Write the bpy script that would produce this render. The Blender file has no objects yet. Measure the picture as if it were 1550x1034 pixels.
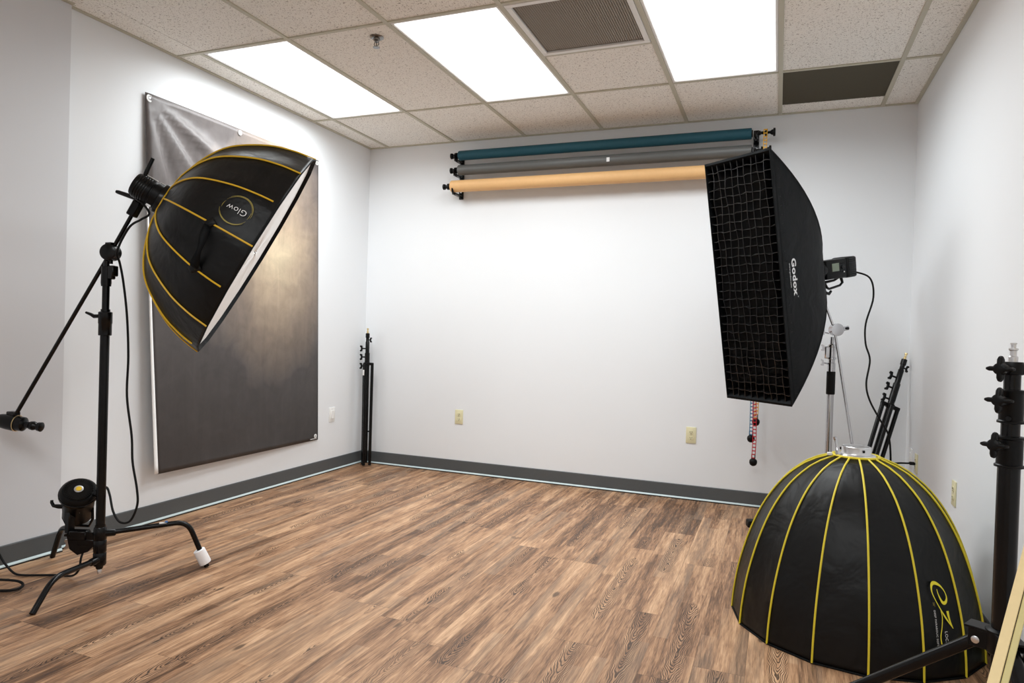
import bpy, bmesh, math, random
from mathutils import Vector as V, Matrix, Quaternion
random.seed(7)
C = bpy.context.scene.collection
sc = bpy.context.scene
PI = math.pi
W, H = 4.0422, 2.6573          # room width, ceiling height (metres)
YB = -7.2                      # wall behind the camera
# ------------------------------------------------------------------ helpers
ORG = {}
def link(o):
    C.objects.link(o); return o
def tag(o, label=None, cat=None, group=None, kind=None):
    if label: o['label'] = label
    if cat: o['category'] = cat
    if group: o['group'] = group
    if kind: o['kind'] = kind
    return o
def thing(name, label, cat, loc, group=None):
    o = bpy.data.objects.new(name, None)
    o.empty_display_size = .05
    o.location = loc; ORG[o] = V(loc); link(o)
    return tag(o, label, cat, group)
def perp(d):
    d = V(d).normalized()
    a = V((0, 0, 1)) if abs(d.z) < .9 else V((1, 0, 0))
    x = d.cross(a).normalized()
    return x, d.cross(x).normalized()
class MB:
    def __init__(s): s.bm = bmesh.new()
    def face(s, pts):
        return s.bm.faces.new([s.bm.verts.new(p) for p in pts])
    def grid(s, rows, closed=False):
        vs = [[s.bm.verts.new(p) for p in r] for r in rows]
        n = len(vs[0])
        for i in range(len(vs) - 1):
            for j in range(n if closed else n - 1):
                k = (j + 1) % n
                s.bm.faces.new((vs[i][j], vs[i][k], vs[i + 1][k], vs[i + 1][j]))
        return vs
    def box(s, c, size, ax=None, bevel=0.0, seg=1):
        c = V(c); ex, ey, ez = ax if ax else (V((1, 0, 0)), V((0, 1, 0)), V((0, 0, 1)))
        h = [x / 2 for x in size]
        P = [c + ex * (sx * h[0]) + ey * (sy * h[1]) + ez * (sz * h[2]) for sx in (-1, 1) for sy in (-1, 1) for sz in (-1, 1)]
        vs = [s.bm.verts.new(p) for p in P]
        fs = [s.bm.faces.new([vs[i] for i in q]) for q in ((0, 1, 3, 2), (4, 6, 7, 5), (0, 4, 5, 1), (2, 3, 7, 6), (0, 2, 6, 4), (1, 5, 7, 3))]
        if bevel:
            es = list({e for f in fs for e in f.edges})
            bmesh.ops.bevel(s.bm, geom=es, offset=bevel, segments=seg, affect='EDGES', profile=.5)
        return s
    def cyl(s, p0, p1, r0, r1=None, n=16, caps=True):
        r1 = r0 if r1 is None else r1
        return s.lathe([(0, r0), (1, r1)], p0, V(p1) - V(p0), n, caps)
    def lathe(s, prof, o, d, n=20, caps=True):
        """prof: (distance along d, radius); |d| scales the distance"""
        o = V(o); d = V(d); x, y = perp(d)
        rows = [[o + d * t + x * (r * math.cos(2 * PI * k / n)) + y * (r * math.sin(2 * PI * k / n)) for k in range(n)] for t, r in prof]
        vs = s.grid(rows, True)
        if caps:
            s.bm.faces.new(list(reversed(vs[0]))); s.bm.faces.new(vs[-1])
        return s
    def tube(s, pts, r, n=8, caps=True):
        pts = [V(p) for p in pts]; rows = []
        t = (pts[1] - pts[0]).normalized(); x, y = perp(t)
        for i, p in enumerate(pts):
            a = pts[max(i - 1, 0)]; b = pts[min(i + 1, len(pts) - 1)]
            t2 = (b - a).normalized()
            q = t.rotation_difference(t2); x = q @ x; y = q @ y; t = t2
            rr = r[i] if isinstance(r, (list, tuple)) else r
            rows.append([p + x * (rr * math.cos(2 * PI * k / n)) + y * (rr * math.sin(2 * PI * k / n)) for k in range(n)])
        vs = s.grid(rows, True)
        if caps:
            s.bm.faces.new(list(reversed(vs[0]))); s.bm.faces.new(vs[-1])
        return s
    def sphere(s, c, r, n=16, sq=(1, 1, 1)):
        m = Matrix.Translation(V(c)) @ Matrix.Diagonal((r * sq[0], r * sq[1], r * sq[2], 1))
        bmesh.ops.create_uvsphere(s.bm, u_segments=n, v_segments=max(6, n // 2), radius=1, matrix=m); return s
    def prism(s, outline, o, ex, ey, ez, th):
        """outline (a,b) in plane ex,ey extruded by th along ez (centred)"""
        o = V(o)
        lo = [s.bm.verts.new(o + ex * a + ey * b - ez * th / 2) for a, b in outline]
        hi = [s.bm.verts.new(o + ex * a + ey * b + ez * th / 2) for a, b in outline]
        s.bm.faces.new(list(reversed(lo))); s.bm.faces.new(hi)
        n = len(lo)
        for i in range(n):
            s.bm.faces.new((lo[i], lo[(i + 1) % n], hi[(i + 1) % n], hi[i]))
        return s
    def build(s, name, m, parent=None, smooth=True, ang=40, origin=None, fix=True):
        bm = s.bm
        if fix: bmesh.ops.recalc_face_normals(bm, faces=bm.faces[:])
        if parent is not None: org = ORG[parent]
        else:
            if origin is None:
                xs = [v.co for v in bm.verts]
                origin = V((sum(v.x for v in xs) / len(xs), sum(v.y for v in xs) / len(xs), min(v.z for v in xs)))
            org = V(origin)
        bmesh.ops.translate(bm, verts=bm.verts[:], vec=-org)
        if smooth:
            for f in bm.faces: f.smooth = True
            for e in bm.edges:
                if len(e.link_faces) == 2 and e.calc_face_angle(0) > math.radians(ang): e.smooth = False
        me = bpy.data.meshes.new(name); bm.to_mesh(me); bm.free()
        o = bpy.data.objects.new(name, me); link(o)
        if m: me.materials.append(m)
        if parent is not None:
            o.parent = parent
            ORG[o] = org
        else:
            o.location = org; ORG[o] = org
        return o
def smoothpath(pts, n=6):
    """Catmull-Rom through pts"""
    P = [V(p) for p in pts]; P = [P[0] * 2 - P[1]] + P + [P[-1] * 2 - P[-2]]
    out = []
    for i in range(1, len(P) - 2):
        a, b, c, d = P[i - 1], P[i], P[i + 1], P[i + 2]
        for k in range(n):
            t = k / n
            out.append(.5 * ((2 * b) + (c - a) * t + (2 * a - 5 * b + 4 * c - d) * t * t + (3 * b - a - 3 * c + d) * t ** 3))
    out.append(P[-2]); return out
def lerp(tab, t):
    if t <= tab[0][0]: return tab[0][1]
    for (a, x), (b, y) in zip(tab, tab[1:]):
        if t <= b: return x + (y - x) * (t - a) / (b - a)
    return tab[-1][1]
def smoothtab(tab, n=5):
    return [(p.x, p.y) for p in smoothpath([(a, b, 0) for a, b in tab], n)]
# ------------------------------------------------------------------ materials
def mat(name, col, rough=.5, metal=0.0, spec=.5, bump=0.0, bscale=200, var=0.0, sheen=0.0):
    m = bpy.data.materials.new(name); m.use_nodes = True
    nt = m.node_tree; b = nt.nodes['Principled BSDF']
    b.inputs['Base Color'].default_value = (*col, 1); b.inputs['Roughness'].default_value = rough
    b.inputs['Metallic'].default_value = metal; b.inputs['Specular IOR Level'].default_value = spec
    if sheen: b.inputs['Sheen Weight'].default_value = sheen
    tc = nt.nodes.new('ShaderNodeNewGeometry')
    if bump or var:
        nz = nt.nodes.new('ShaderNodeTexNoise'); nz.inputs['Scale'].default_value = bscale; nz.inputs['Detail'].default_value = 3
        nt.links.new(tc.outputs['Position'], nz.inputs['Vector'])
    if bump:
        bp = nt.nodes.new('ShaderNodeBump'); bp.inputs['Strength'].default_value = bump; bp.inputs['Distance'].default_value = .002
        nt.links.new(nz.outputs['Fac'], bp.inputs['Height']); nt.links.new(bp.outputs['Normal'], b.inputs['Normal'])
    if var:
        mx = nt.nodes.new('ShaderNodeMix'); mx.data_type = 'RGBA'
        mx.inputs['A'].default_value = (*[c * (1 - var) for c in col], 1); mx.inputs['B'].default_value = (*[min(1, c * (1 + var)) for c in col], 1)
        nt.links.new(nz.outputs['Fac'], mx.inputs['Factor']); nt.links.new(mx.outputs['Result'], b.inputs['Base Color'])
    return m
class NT:
    """small node-building helper"""
    def __init__(s, name):
        s.m = bpy.data.materials.new(name); s.m.use_nodes = True; s.t = s.m.node_tree; s.b = s.t.nodes['Principled BSDF']
    def n(s, typ, **kw):
        nd = s.t.nodes.new(typ)
        for k, v in kw.items(): setattr(nd, k, v)
        return nd
    def put(s, sock, v):
        if isinstance(v, bpy.types.NodeSocket): s.t.links.new(v, sock)
        elif v is not None: sock.default_value = v
    def m2(s, op, a, b=None, c=None, clamp=False):
        nd = s.n('ShaderNodeMath', operation=op, use_clamp=clamp)
        for i, v in enumerate((a, b, c)):
            if v is not None: s.put(nd.inputs[i], v)
        return nd.outputs[0]
    def xyz(s, x, y, z):
        nd = s.n('ShaderNodeCombineXYZ')
        for i, v in enumerate((x, y, z)): s.put(nd.inputs[i], v)
        return nd.outputs[0]
    def noise(s, vec, scale=1, detail=4, rough=.55, dist=0):
        nd = s.n('ShaderNodeTexNoise'); s.put(nd.inputs['Vector'], vec)
        nd.inputs['Scale'].default_value = scale; nd.inputs['Detail'].default_value = detail
        nd.inputs['Roughness'].default_value = rough; nd.inputs['Distortion'].default_value = dist
        return nd.outputs['Fac']
    def ramp(s, fac, stops):
        nd = s.n('ShaderNodeValToRGB'); s.put(nd.inputs[0], fac); e = nd.color_ramp.elements
        while len(e) < len(stops): e.new(.5)
        for i, (p, c) in enumerate(stops):
            e[i].position = p; e[i].color = (*c, 1) if len(c) == 3 else c
        return nd.outputs[0]
    def mix(s, f, a, b, blend='MIX'):
        nd = s.n('ShaderNodeMix', data_type='RGBA', blend_type=blend)
        for k, v in (('Factor', f), ('A', a), ('B', b)):
            sock = [q for q in nd.inputs if q.name == k and (q.type == 'RGBA' or k == 'Factor' and q.type == 'VALUE')][0]
            if isinstance(v, tuple) and len(v) == 3: v = (*v, 1)
            s.put(sock, v)
        return [q for q in nd.outputs if q.type == 'RGBA'][0]
    def rng(s, v, a, b, c=0.0, d=1.0, smooth=True):
        nd = s.n('ShaderNodeMapRange'); nd.interpolation_type = 'SMOOTHSTEP' if smooth else 'LINEAR'
        for i, q in enumerate((v, a, b, c, d)): s.put(nd.inputs[i], q)
        return nd.outputs[0]
    def pos(s):
        g = s.n('ShaderNodeNewGeometry'); sp = s.n('ShaderNodeSeparateXYZ'); s.t.links.new(g.outputs['Position'], sp.inputs[0])
        return g.outputs['Position'], sp.outputs[0], sp.outputs[1], sp.outputs[2]
    def bump(s, h, strength=.3, dist=.002):
        bp = s.n('ShaderNodeBump'); bp.inputs['Strength'].default_value = strength; bp.inputs['Distance'].default_value = dist
        s.put(bp.inputs['Height'], h); s.t.links.new(bp.outputs['Normal'], s.b.inputs['Normal'])

def floor_material():
    n = NT('wood_plank_vinyl'); P, x, y, z = n.pos()
    w, ln = .17, 1.22
    def plank(w, ln, sx, seed):
        u = n.m2('DIVIDE', n.m2('ADD', x, sx), w); ix = n.m2('FLOOR', u); fx = n.m2('FRACT', u)
        wn = n.n('ShaderNodeTexWhiteNoise', noise_dimensions='2D'); n.put(wn.inputs['Vector'], n.xyz(ix, seed, 0.0))
        v = n.m2('ADD', n.m2('DIVIDE', y, ln), n.m2('MULTIPLY', wn.outputs[0], 7.3)); iy = n.m2('FLOOR', v); fy = n.m2('FRACT', v)
        w2 = n.n('ShaderNodeTexWhiteNoise', noise_dimensions='3D'); n.put(w2.inputs['Vector'], n.xyz(ix, iy, seed))
        return fx, fy, w2.outputs[0], w2.outputs[1], ix, iy
    fx, fy, r1, rc, ix, iy = plank(w, ln, .03, 1.0)
    gx, gy, r2, rc2, jx, jy = plank(.0567, .62, .03, 5.0)
    sep = n.n('ShaderNodeSeparateColor'); n.t.links.new(rc, sep.inputs[0]); ra, rb, rg = sep.outputs[0], sep.outputs[1], sep.outputs[2]
    sep2 = n.n('ShaderNodeSeparateColor'); n.t.links.new(rc2, sep2.inputs[0]); qa, qb = sep2.outputs[0], sep2.outputs[1]
    off = n.m2('MULTIPLY', r1, 37.0); off2 = n.m2('MULTIPLY', r2, 53.0)
    # streaky tone, stretched along the plank
    t1 = n.noise(n.xyz(n.m2('MULTIPLY', x, 13.0), n.m2('MULTIPLY', y, .9), off), 1, 5, .62, .5)
    t2 = n.noise(n.xyz(n.m2('MULTIPLY', x, 60.0), n.m2('MULTIPLY', y, 4.2), off), 1, 6, .68, .6)
    t3 = n.noise(n.xyz(n.m2('MULTIPLY', x, 260.0), n.m2('MULTIPLY', y, 13.0), off), 1, 3, .6)
    tone = n.m2('ADD', n.m2('MULTIPLY', t1, .38), n.m2('MULTIPLY', t2, .40))
    tone = n.m2('ADD', tone, n.m2('MULTIPLY', t3, .22))
    tone = n.m2('ADD', tone, n.m2('MULTIPLY', n.m2('SUBTRACT', r2, .5), .07))
    tone = n.m2('ADD', tone, n.m2('MULTIPLY', n.m2('SUBTRACT', ra, .5), .05))
    col = n.ramp(tone, [(.34, FL[0]), (.42, FL[1]), (.485, FL[2]), (.55, FL[3]), (.65, FL[4])])
    # greyish weathered strips
    grey = n.m2('MULTIPLY', n.rng(qa, .55, .8), n.rng(t1, .62, .42))
    col = n.mix(n.m2('MULTIPLY', grey, .4), col, FL[5])
    # cathedral grain: nested chevrons down the middle of some strips
    xl = n.m2('MULTIPLY', n.m2('SUBTRACT', fx, n.m2('ADD', .3, n.m2('MULTIPLY', rb, .4))), w)
    wob = n.noise(n.xyz(n.m2('MULTIPLY', x, 9.0), n.m2('MULTIPLY', y, 4.0), off), 1, 3, .6)
    xa = n.m2('SQRT', n.m2('ADD', n.m2('MULTIPLY', xl, xl), .00003))
    ph = n.m2('ADD', n.m2('MULTIPLY', y, 26.0), n.m2('MULTIPLY', xa, -150.0)); ph = n.m2('ADD', ph, n.m2('MULTIPLY', wob, 11.0))
    ring = n.m2('SINE', n.m2('MULTIPLY', ph, 2 * PI)); ring = n.rng(ring, -.1, .75)
    env = n.noise(n.xyz(n.m2('MULTIPLY', ix, 3.7), n.m2('MULTIPLY', y, 1.15), off), 1, 2, .5)
    hw = n.rng(env, .46, .54, -.01, .035)
    mask = n.rng(n.m2('SUBTRACT', xa, hw), .004, -.008)
    mask = n.m2('MULTIPLY', mask, n.rng(rg, .12, .2))
    col = n.mix(n.m2('MULTIPLY', n.m2('MULTIPLY', ring, mask), .85), col, FL[6])
    # knots
    vo = n.n('ShaderNodeTexVoronoi'); n.put(vo.inputs['Vector'], n.xyz(n.m2('MULTIPLY', x, 7.0), n.m2('MULTIPLY', y, 3.1), off)); vo.inputs['Scale'].default_value = 1
    kd = n.m2('ADD', vo.outputs['Distance'], n.m2('MULTIPLY', n.m2('SUBTRACT', t2, .5), .12))
    knot = n.rng(kd, .13, .05); kc = n.n('ShaderNodeSeparateColor'); n.t.links.new(vo.outputs['Color'], kc.inputs[0])
    knot = n.m2('MULTIPLY', knot, n.rng(kc.outputs[0], .38, .43))
    col = n.mix(n.m2('MULTIPLY', knot, .75), col, FL[6])
    # plank joints
    ex = n.m2('MULTIPLY', n.m2('MINIMUM', fx, n.m2('SUBTRACT', 1.0, fx)), w); ey = n.m2('MULTIPLY', n.m2('MINIMUM', fy, n.m2('SUBTRACT', 1.0, fy)), ln)
    gap = n.rng(n.m2('MINIMUM', ex, ey), .0018, .0006)
    col = n.mix(n.m2('MULTIPLY', gap, .4), col, FL[6])
    n.put(n.b.inputs['Base Color'], col)
    n.put(n.b.inputs['Roughness'], n.rng(t2, .2, .8, .36, .55)); n.b.inputs['Specular IOR Level'].default_value = .42
    n.bump(n.m2('ADD', n.m2('MULTIPLY', t3, .6), n.m2('MULTIPLY', gap, -1.0)), .18, .0012)
    return n.m
def s2l(*c): return tuple(((v / 255) / 12.92 if v / 255 <= .04045 else ((v / 255 + .055) / 1.055) ** 2.4) for v in c)
FL = [s2l(66, 45, 31), s2l(108, 78, 55), s2l(154, 116, 86), s2l(186, 146, 111), s2l(220, 181, 144), s2l(128, 112, 96), s2l(50, 36, 28)]

def tile_material():
    n = NT('fissured_ceiling_tile'); P, x, y, z = n.pos()
    a = n.noise(P, 95, 2, .6, .6); b = n.noise(P, 210, 2, .5, .5); c = n.noise(P, 2.2, 3, .5)
    sp = n.m2('MAXIMUM', n.rng(a, .60, .66), n.rng(b, .62, .67))
    col = n.mix(c, s2l(248, 245, 239), s2l(241, 238, 231))
    col = n.mix(n.m2('MULTIPLY', sp, .62), col, s2l(120, 104, 92))
    n.put(n.b.inputs['Base Color'], col); n.b.inputs['Roughness'].default_value = .95; n.b.inputs['Specular IOR Level'].default_value = .1
    n.bump(n.m2('SUBTRACT', 1.0, sp), .4, .002)
    return n.m
def banner_material(y0, y1, z0, z1):
    n = NT('mottled_grey_print_and_sheen'); P, x, y, z = n.pos()
    u = n.m2('DIVIDE', n.m2('SUBTRACT', y, y0), y1 - y0); v = n.m2('DIVIDE', n.m2('SUBTRACT', z, z0), z1 - z0)
    w = n.noise(P, 2.2, 3, .6, .3)
    du = n.m2('DIVIDE', n.m2('SUBTRACT', u, .68), .46); dv = n.m2('DIVIDE', n.m2('SUBTRACT', v, .63), .44)
    d = n.m2('SQRT', n.m2('ADD', n.m2('MULTIPLY', du, du), n.m2('MULTIPLY', dv, dv)))
    d = n.m2('ADD', d, n.m2('MULTIPLY', n.m2('SUBTRACT', w, .5), .7))
    col = n.ramp(d, [(.05, s2l(190, 174, 147)), (.33, s2l(166, 148, 127)), (.60, s2l(130, 116, 104)), (.95, s2l(98, 91, 88)), (1.3, s2l(84, 79, 78))])
    br = n.noise(n.xyz(x, n.m2('MULTIPLY', y, 14.0), n.m2('MULTIPLY', z, 2.2)), 1, 4, .6, .6)
    b2 = n.noise(P, 9, 4, .65, .8)
    k = n.m2('ADD', n.m2('MULTIPLY', n.m2('SUBTRACT', br, .5), .5), n.m2('MULTIPLY', n.m2('SUBTRACT', b2, .5), .6))
    k = n.m2('ADD', 1.0, k)
    k = n.m2('MULTIPLY', k, n.rng(n.m2('ADD', v, n.m2('MULTIPLY', w, .2)), .1, 1.1, .54, 1.6))  # paler towards the top: ceiling light sheen painted into the print colour
    sc_ = n.n('ShaderNodeVectorMath', operation='SCALE'); n.put(sc_.inputs[0], col); n.put(sc_.inputs['Scale'], k)
    n.put(n.b.inputs['Base Color'], sc_.outputs[0])
    n.b.inputs['Roughness'].default_value = .42; n.b.inputs['Specular IOR Level'].default_value = .4
    n.bump(b2, .05, .002)
    return n.m
def emit(name, col, s):
    m = bpy.data.materials.new(name); m.use_nodes = True; nt = m.node_tree
    b = nt.nodes['Principled BSDF']; b.inputs['Base Color'].default_value = (.8, .8, .8, 1)
    b.inputs['Emission Color'].default_value = (*col, 1); b.inputs['Emission Strength'].default_value = s
    return m
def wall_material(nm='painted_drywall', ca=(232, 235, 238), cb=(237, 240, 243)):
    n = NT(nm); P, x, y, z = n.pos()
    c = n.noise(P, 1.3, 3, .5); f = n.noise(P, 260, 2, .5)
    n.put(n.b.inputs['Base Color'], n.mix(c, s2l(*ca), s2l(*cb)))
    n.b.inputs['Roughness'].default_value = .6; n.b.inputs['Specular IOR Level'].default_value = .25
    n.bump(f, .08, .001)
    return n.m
def fabric_material(name, col, rough=.62, spec=.35):
    n = NT(name); P, x, y, z = n.pos()
    a = n.noise(P, 7, 3, .5, .5); b = n.noise(P, 900, 1, .5)
    n.put(n.b.inputs['Base Color'], n.mix(a, tuple(c * .85 for c in col), tuple(c * 1.15 for c in col)))
    n.b.inputs['Roughness'].default_value = rough; n.b.inputs['Specular IOR Level'].default_value = spec
    n.bump(n.m2('ADD', n.m2('MULTIPLY', a, 3.0), n.m2('MULTIPLY', b, .08)), .5, .006)
    return n.m

M = {}
M['wall'] = wall_material()
M['wall2'] = wall_material('shade_toned_drywall', (213, 215, 219), (218, 220, 224))  # greyer tone puts the shade on the near left wall into its colour
M['floor'] = floor_material()
M['tile'] = tile_material()
M['tbar'] = mat('painted_ceiling_grid', s2l(190, 186, 168), .5, var=.03, bscale=20)
M['base'] = mat('grey_vinyl_baseboard', s2l(84, 88, 90), .42, bump=.05, bscale=60, var=.05)
M['strip'] = mat('toe_highlight_strip', s2l(205, 222, 224), .3, var=.03, bscale=30)
M['gap'] = mat('dark_floor_gap', s2l(24, 20, 18), .9, var=.1)
M['white'] = mat('white_painted_metal', s2l(232, 232, 230), .4, var=.02, bscale=30)
M['diff'] = emit('light_diffuser', (.97, .985, 1.0), 2.2)
M['vent'] = mat('vent_backing', s2l(112, 102, 90), .7, var=.1, bscale=6)
M['ventbar'] = mat('vent_mesh_metal', s2l(150, 140, 126), .5, var=.05)
M['darktile'] = mat('dark_olive_panel', s2l(74, 68, 52), .85, bump=.1, bscale=120, var=.06)
M['chrome'] = mat('chrome_steel', (.58, .58, .60), .14, 1.0, var=.03)
M['steel'] = mat('dark_steel', (.22, .21, .20), .25, 1.0, var=.04)
M['alu'] = mat('brushed_aluminium', (.72, .72, .73), .32, 1.0, var=.04)
M['brass'] = mat('brass_spigot', (.75, .58, .30), .28, 1.0, var=.05)
M['black'] = mat('black_painted_steel', s2l(8, 8, 9), .24, 0, .28, var=.1, bscale=60)
M['blackp'] = mat('black_plastic', s2l(9, 9, 10), .42, 0, .2, bump=.08, bscale=400, var=.1)
M['rubber'] = mat('black_rubber_cable', s2l(12, 12, 13), .6, 0, .25, var=.1)
M['fabric'] = fabric_material('black_nylon_fabric', s2l(8, 9, 10), .38, .27)
M['fabric2'] = fabric_material('charcoal_nylon_fabric', s2l(11, 13, 15), .55, .12)
M['gridf'] = mat('black_grid_fabric', s2l(20, 20, 22), .28, 0, 1.0, bump=.2, bscale=60, var=.15)
M['yellow'] = mat('yellow_piping', s2l(226, 182, 36), .5, bump=.1, bscale=500, var=.08)
M['yellow2'] = mat('lemon_piping', s2l(226, 206, 52), .5, bump=.1, bscale=500, var=.08)
M['yprint'] = mat('yellow_print', s2l(240, 225, 50), .5, var=.04)
M['oprint'] = mat('olive_print', s2l(150, 135, 50), .5, var=.1)
M['wprint'] = mat('white_print', s2l(240, 240, 240), .5, var=.03)
M['diffcloth'] = mat('white_diffuser_cloth', s2l(250, 251, 251), .8, bump=.1, bscale=300, var=.02)
M['silver'] = mat('silver_lining', s2l(180, 180, 184), .35, .6, var=.05)
M['teal'] = mat('teal_seamless_paper', s2l(24, 82, 98), .65, bump=.05, bscale=40, var=.06)
M['grey'] = mat('grey_seamless_paper', s2l(94, 96, 95), .45, bump=.05, bscale=30, var=.06)
M['tan'] = mat('tan_seamless_paper', s2l(226, 180, 124), .6, bump=.05, bscale=40, var=.05)
M['cream'] = mat('ivory_plastic', s2l(226, 220, 182), .4, var=.02)
M['whitep'] = mat('white_plastic', s2l(238, 238, 236), .4, var=.02)
M['slot'] = mat('dark_slot', s2l(30, 26, 22), .8, var=.1)
M['foam'] = mat('white_foam', s2l(246, 246, 248), .8, bump=.25, bscale=300, var=.02)
M['wood'] = mat('pale_pine', s2l(226, 202, 150), .55, bump=.1, bscale=80, var=.06)
M['wood2'] = mat('pale_greenish_pine', s2l(200, 186, 128), .55, bump=.1, bscale=80, var=.06)
M['lcd'] = mat('grey_lcd', s2l(128, 140, 122), .3, var=.03)
M['led'] = mat('amber_led_chip', s2l(232, 190, 40), .4, var=.1)
M['cy'] = mat('yellow_chain_plastic', s2l(240, 182, 40), .4, var=.05)
M['cb'] = mat('blue_chain_plastic', s2l(40, 120, 160), .4, var=.05)
M['cr'] = mat('red_chain_plastic', s2l(196, 34, 50), .4, var=.05)
M['blue'] = mat('blue_tape', s2l(60, 110, 170), .5, var=.05)
X, Y, Z = V((1, 0, 0)), V((0, 1, 0)), V((0, 0, 1))

# ------------------------------------------------------------------ the setting
def struct(mb, name, m, **k): return tag(mb.build(name, m, **k), kind='structure')
JY, JX = -2.63, .035          # the left wall steps out here
b = MB(); b.box((W / 2, YB / 2, -.05), (W + .4, -YB + .4, .1)); struct(b, 'floor', M['floor'], smooth=False)
b = MB(); b.box((W / 2, .05, H / 2), (W + .2, .1, H + .1)); struct(b, 'wall_back', M['wall'], smooth=False)
b = MB(); b.box((-.05, JY / 2, H / 2), (.1, -JY, H + .1)); struct(b, 'wall_left', M['wall'], smooth=False)
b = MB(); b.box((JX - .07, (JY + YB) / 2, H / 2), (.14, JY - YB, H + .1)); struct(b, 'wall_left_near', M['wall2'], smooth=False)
b = MB(); b.box((W + .05, YB / 2, H / 2), (.1, -YB + .1, H + .1)); struct(b, 'wall_right', M['wall'], smooth=False)
b = MB(); b.box((W / 2, YB - .05, H / 2), (W + .2, .1, H + .1)); struct(b, 'wall_front', M['wall'], smooth=False)
# ceiling: tiles between T bars
T = .6096
LX = [.1843 + T * i for i in range(7)]
LX[5] += .002
Y1 = -.7739; YS = [Y1 - 2 * T * k for k in range(6)]
cells = []
xs = [0.0] + LX + [W]; ys = [0.0] + YS + [YB]
LIGHTS = {(1, 1), (3, 1), (5, 1), (3, 4), (5, 4)}
VENT = (4, 1); DARK = (6, 0)
b = MB()
TZ = H + .007
def tile(x0, y0, x1, y1): b.box(((x0 + x1) / 2, (y0 + y1) / 2, TZ + .008), (abs(x1 - x0) - .004, abs(y1 - y0) - .004, .016))
VY = -1.3785; DY0, DY1 = Y1, -.187
for i in range(len(xs) - 1):
    for j in range(len(ys) - 1):
        if (i, j) in LIGHTS: continue
        if (i, j) == VENT: tile(xs[i], ys[j], xs[i + 1], VY); continue
        if (i, j) == DARK: tile(xs[i], 0, xs[i + 1], DY1); continue
        tile(xs[i], ys[j], xs[i + 1], ys[j + 1])
b.box((W / 2, YB / 2, H + .12), (W + .2, -YB + .2, .02))
struct(b, 'ceiling', M['tile'], smooth=False)
b = MB(); tb = .024
def bar(x0, y0, x1, y1, w=tb):
    if x0 == x1: b.box((x0, (y0 + y1) / 2, H + .004), (w, abs(y1 - y0), .008), bevel=.001)
    else: b.box(((x0 + x1) / 2, y0, H + .0045), (abs(x1 - x0), w, .008), bevel=.001)
for i, x in enumerate(LX): bar(x, 0, x, YB if i else YS[1])
for y in YS: bar(0, y, W, y, .02)
bar(LX[3], VY, LX[4], VY, .02)
bar(0, -.011, W, -.011, .022); bar(.011, 0, .011, JY, .022); bar(JX + .011, JY, JX + .011, YB, .022); bar(W - .011, 0, W - .011, YB, .022)
struct(b, 'trim_1', M['tbar'], smooth=False)
# baseboards (cove base with a toe), pale strip painting the light caught on the toe, dark gap below
BH = .104
def baseprof(o, along, out, L, nm):
    o = V(o)
    for suffix, prof, m in ((nm, [(0, .014), (.005, .014), (.005, .022), (.007, .1), (.005, BH), (0, BH)], M['base']),):
        mb = MB(); mb.grid([[o + along * t + out * a + Z * h for a, h in prof] for t in (0, L)], True)
        struct(mb, nm, m, smooth=False)
    return o
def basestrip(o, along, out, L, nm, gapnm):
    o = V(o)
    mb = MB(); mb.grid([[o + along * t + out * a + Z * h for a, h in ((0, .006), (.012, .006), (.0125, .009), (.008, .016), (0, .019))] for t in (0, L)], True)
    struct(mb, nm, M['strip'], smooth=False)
    mb = MB(); mb.grid([[o + along * t + out * a + Z * h for a, h in ((0, .0005), (.0135, .0005), (.0135, .0055), (0, .0055))] for t in (0, L)], True)
    struct(mb, gapnm, M['gap'], smooth=False)
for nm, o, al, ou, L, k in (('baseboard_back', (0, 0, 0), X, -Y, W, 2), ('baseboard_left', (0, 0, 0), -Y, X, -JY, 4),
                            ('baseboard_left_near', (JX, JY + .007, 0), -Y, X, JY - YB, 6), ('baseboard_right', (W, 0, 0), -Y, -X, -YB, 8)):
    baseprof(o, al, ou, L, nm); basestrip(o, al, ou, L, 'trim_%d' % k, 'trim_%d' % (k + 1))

# ------------------------------------------------------------------ ceiling fittings
def troffer(i, j, label, power=20.0):
    x0, x1, y0, y1 = xs[i] + .012, xs[i + 1] - .012, ys[j + 1] + .010, ys[j] - .010
    t = thing('ceiling_light', label, 'ceiling light', ((x0 + x1) / 2, (y0 + y1) / 2, H), 'recessed ceiling light panels')
    f = MB(); w = .016
    for a, c, d, e in ((x0, y0, x1, y0 + w), (x0, y1 - w, x1, y1), (x0, y0 + w, x0 + w, y1 - w), (x1 - w, y0 + w, x1, y1 - w)):
        f.box(((a + d) / 2, (c + e) / 2, H + .012), (abs(d - a), abs(e - c), .018), bevel=.003)
    f.box(((x0 + x1) / 2, (y0 + y1) / 2, H + .05), (x1 - x0, y1 - y0, .04))
    f.build('frame', M['white'], t, smooth=False)
    d = MB(); d.box(((x0 + x1) / 2, (y0 + y1) / 2, H + .012), (x1 - x0 - 2 * w, y1 - y0 - 2 * w, .006)); d.build('diffuser', M['diff'], t, smooth=False)
    la = bpy.data.lights.new('lamp', 'AREA'); la.shape = 'RECTANGLE'; la.size = x1 - x0 - 2 * w - .01; la.size_y = y1 - y0 - 2 * w - .01
    la.energy = power; la.spread = math.radians(168); la.color = (.93, .982, 1.0)
    lo = bpy.data.objects.new('lamp', la); link(lo); lo.parent = t; lo.location = (0, 0, .0075)
troffer(1, 1, 'glowing light panel nearest the left wall, above the dark backdrop')
troffer(3, 1, 'glowing ceiling light panel between the sprinkler and the perforated vent')
troffer(5, 1, 'glowing ceiling light panel right of the perforated vent')
for i in (3, 5): troffer(i, 4, 'unseen ceiling light panel added as fill behind the camera', 20.0)  # unseen panels, added to raise the fill and bounce light
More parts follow.
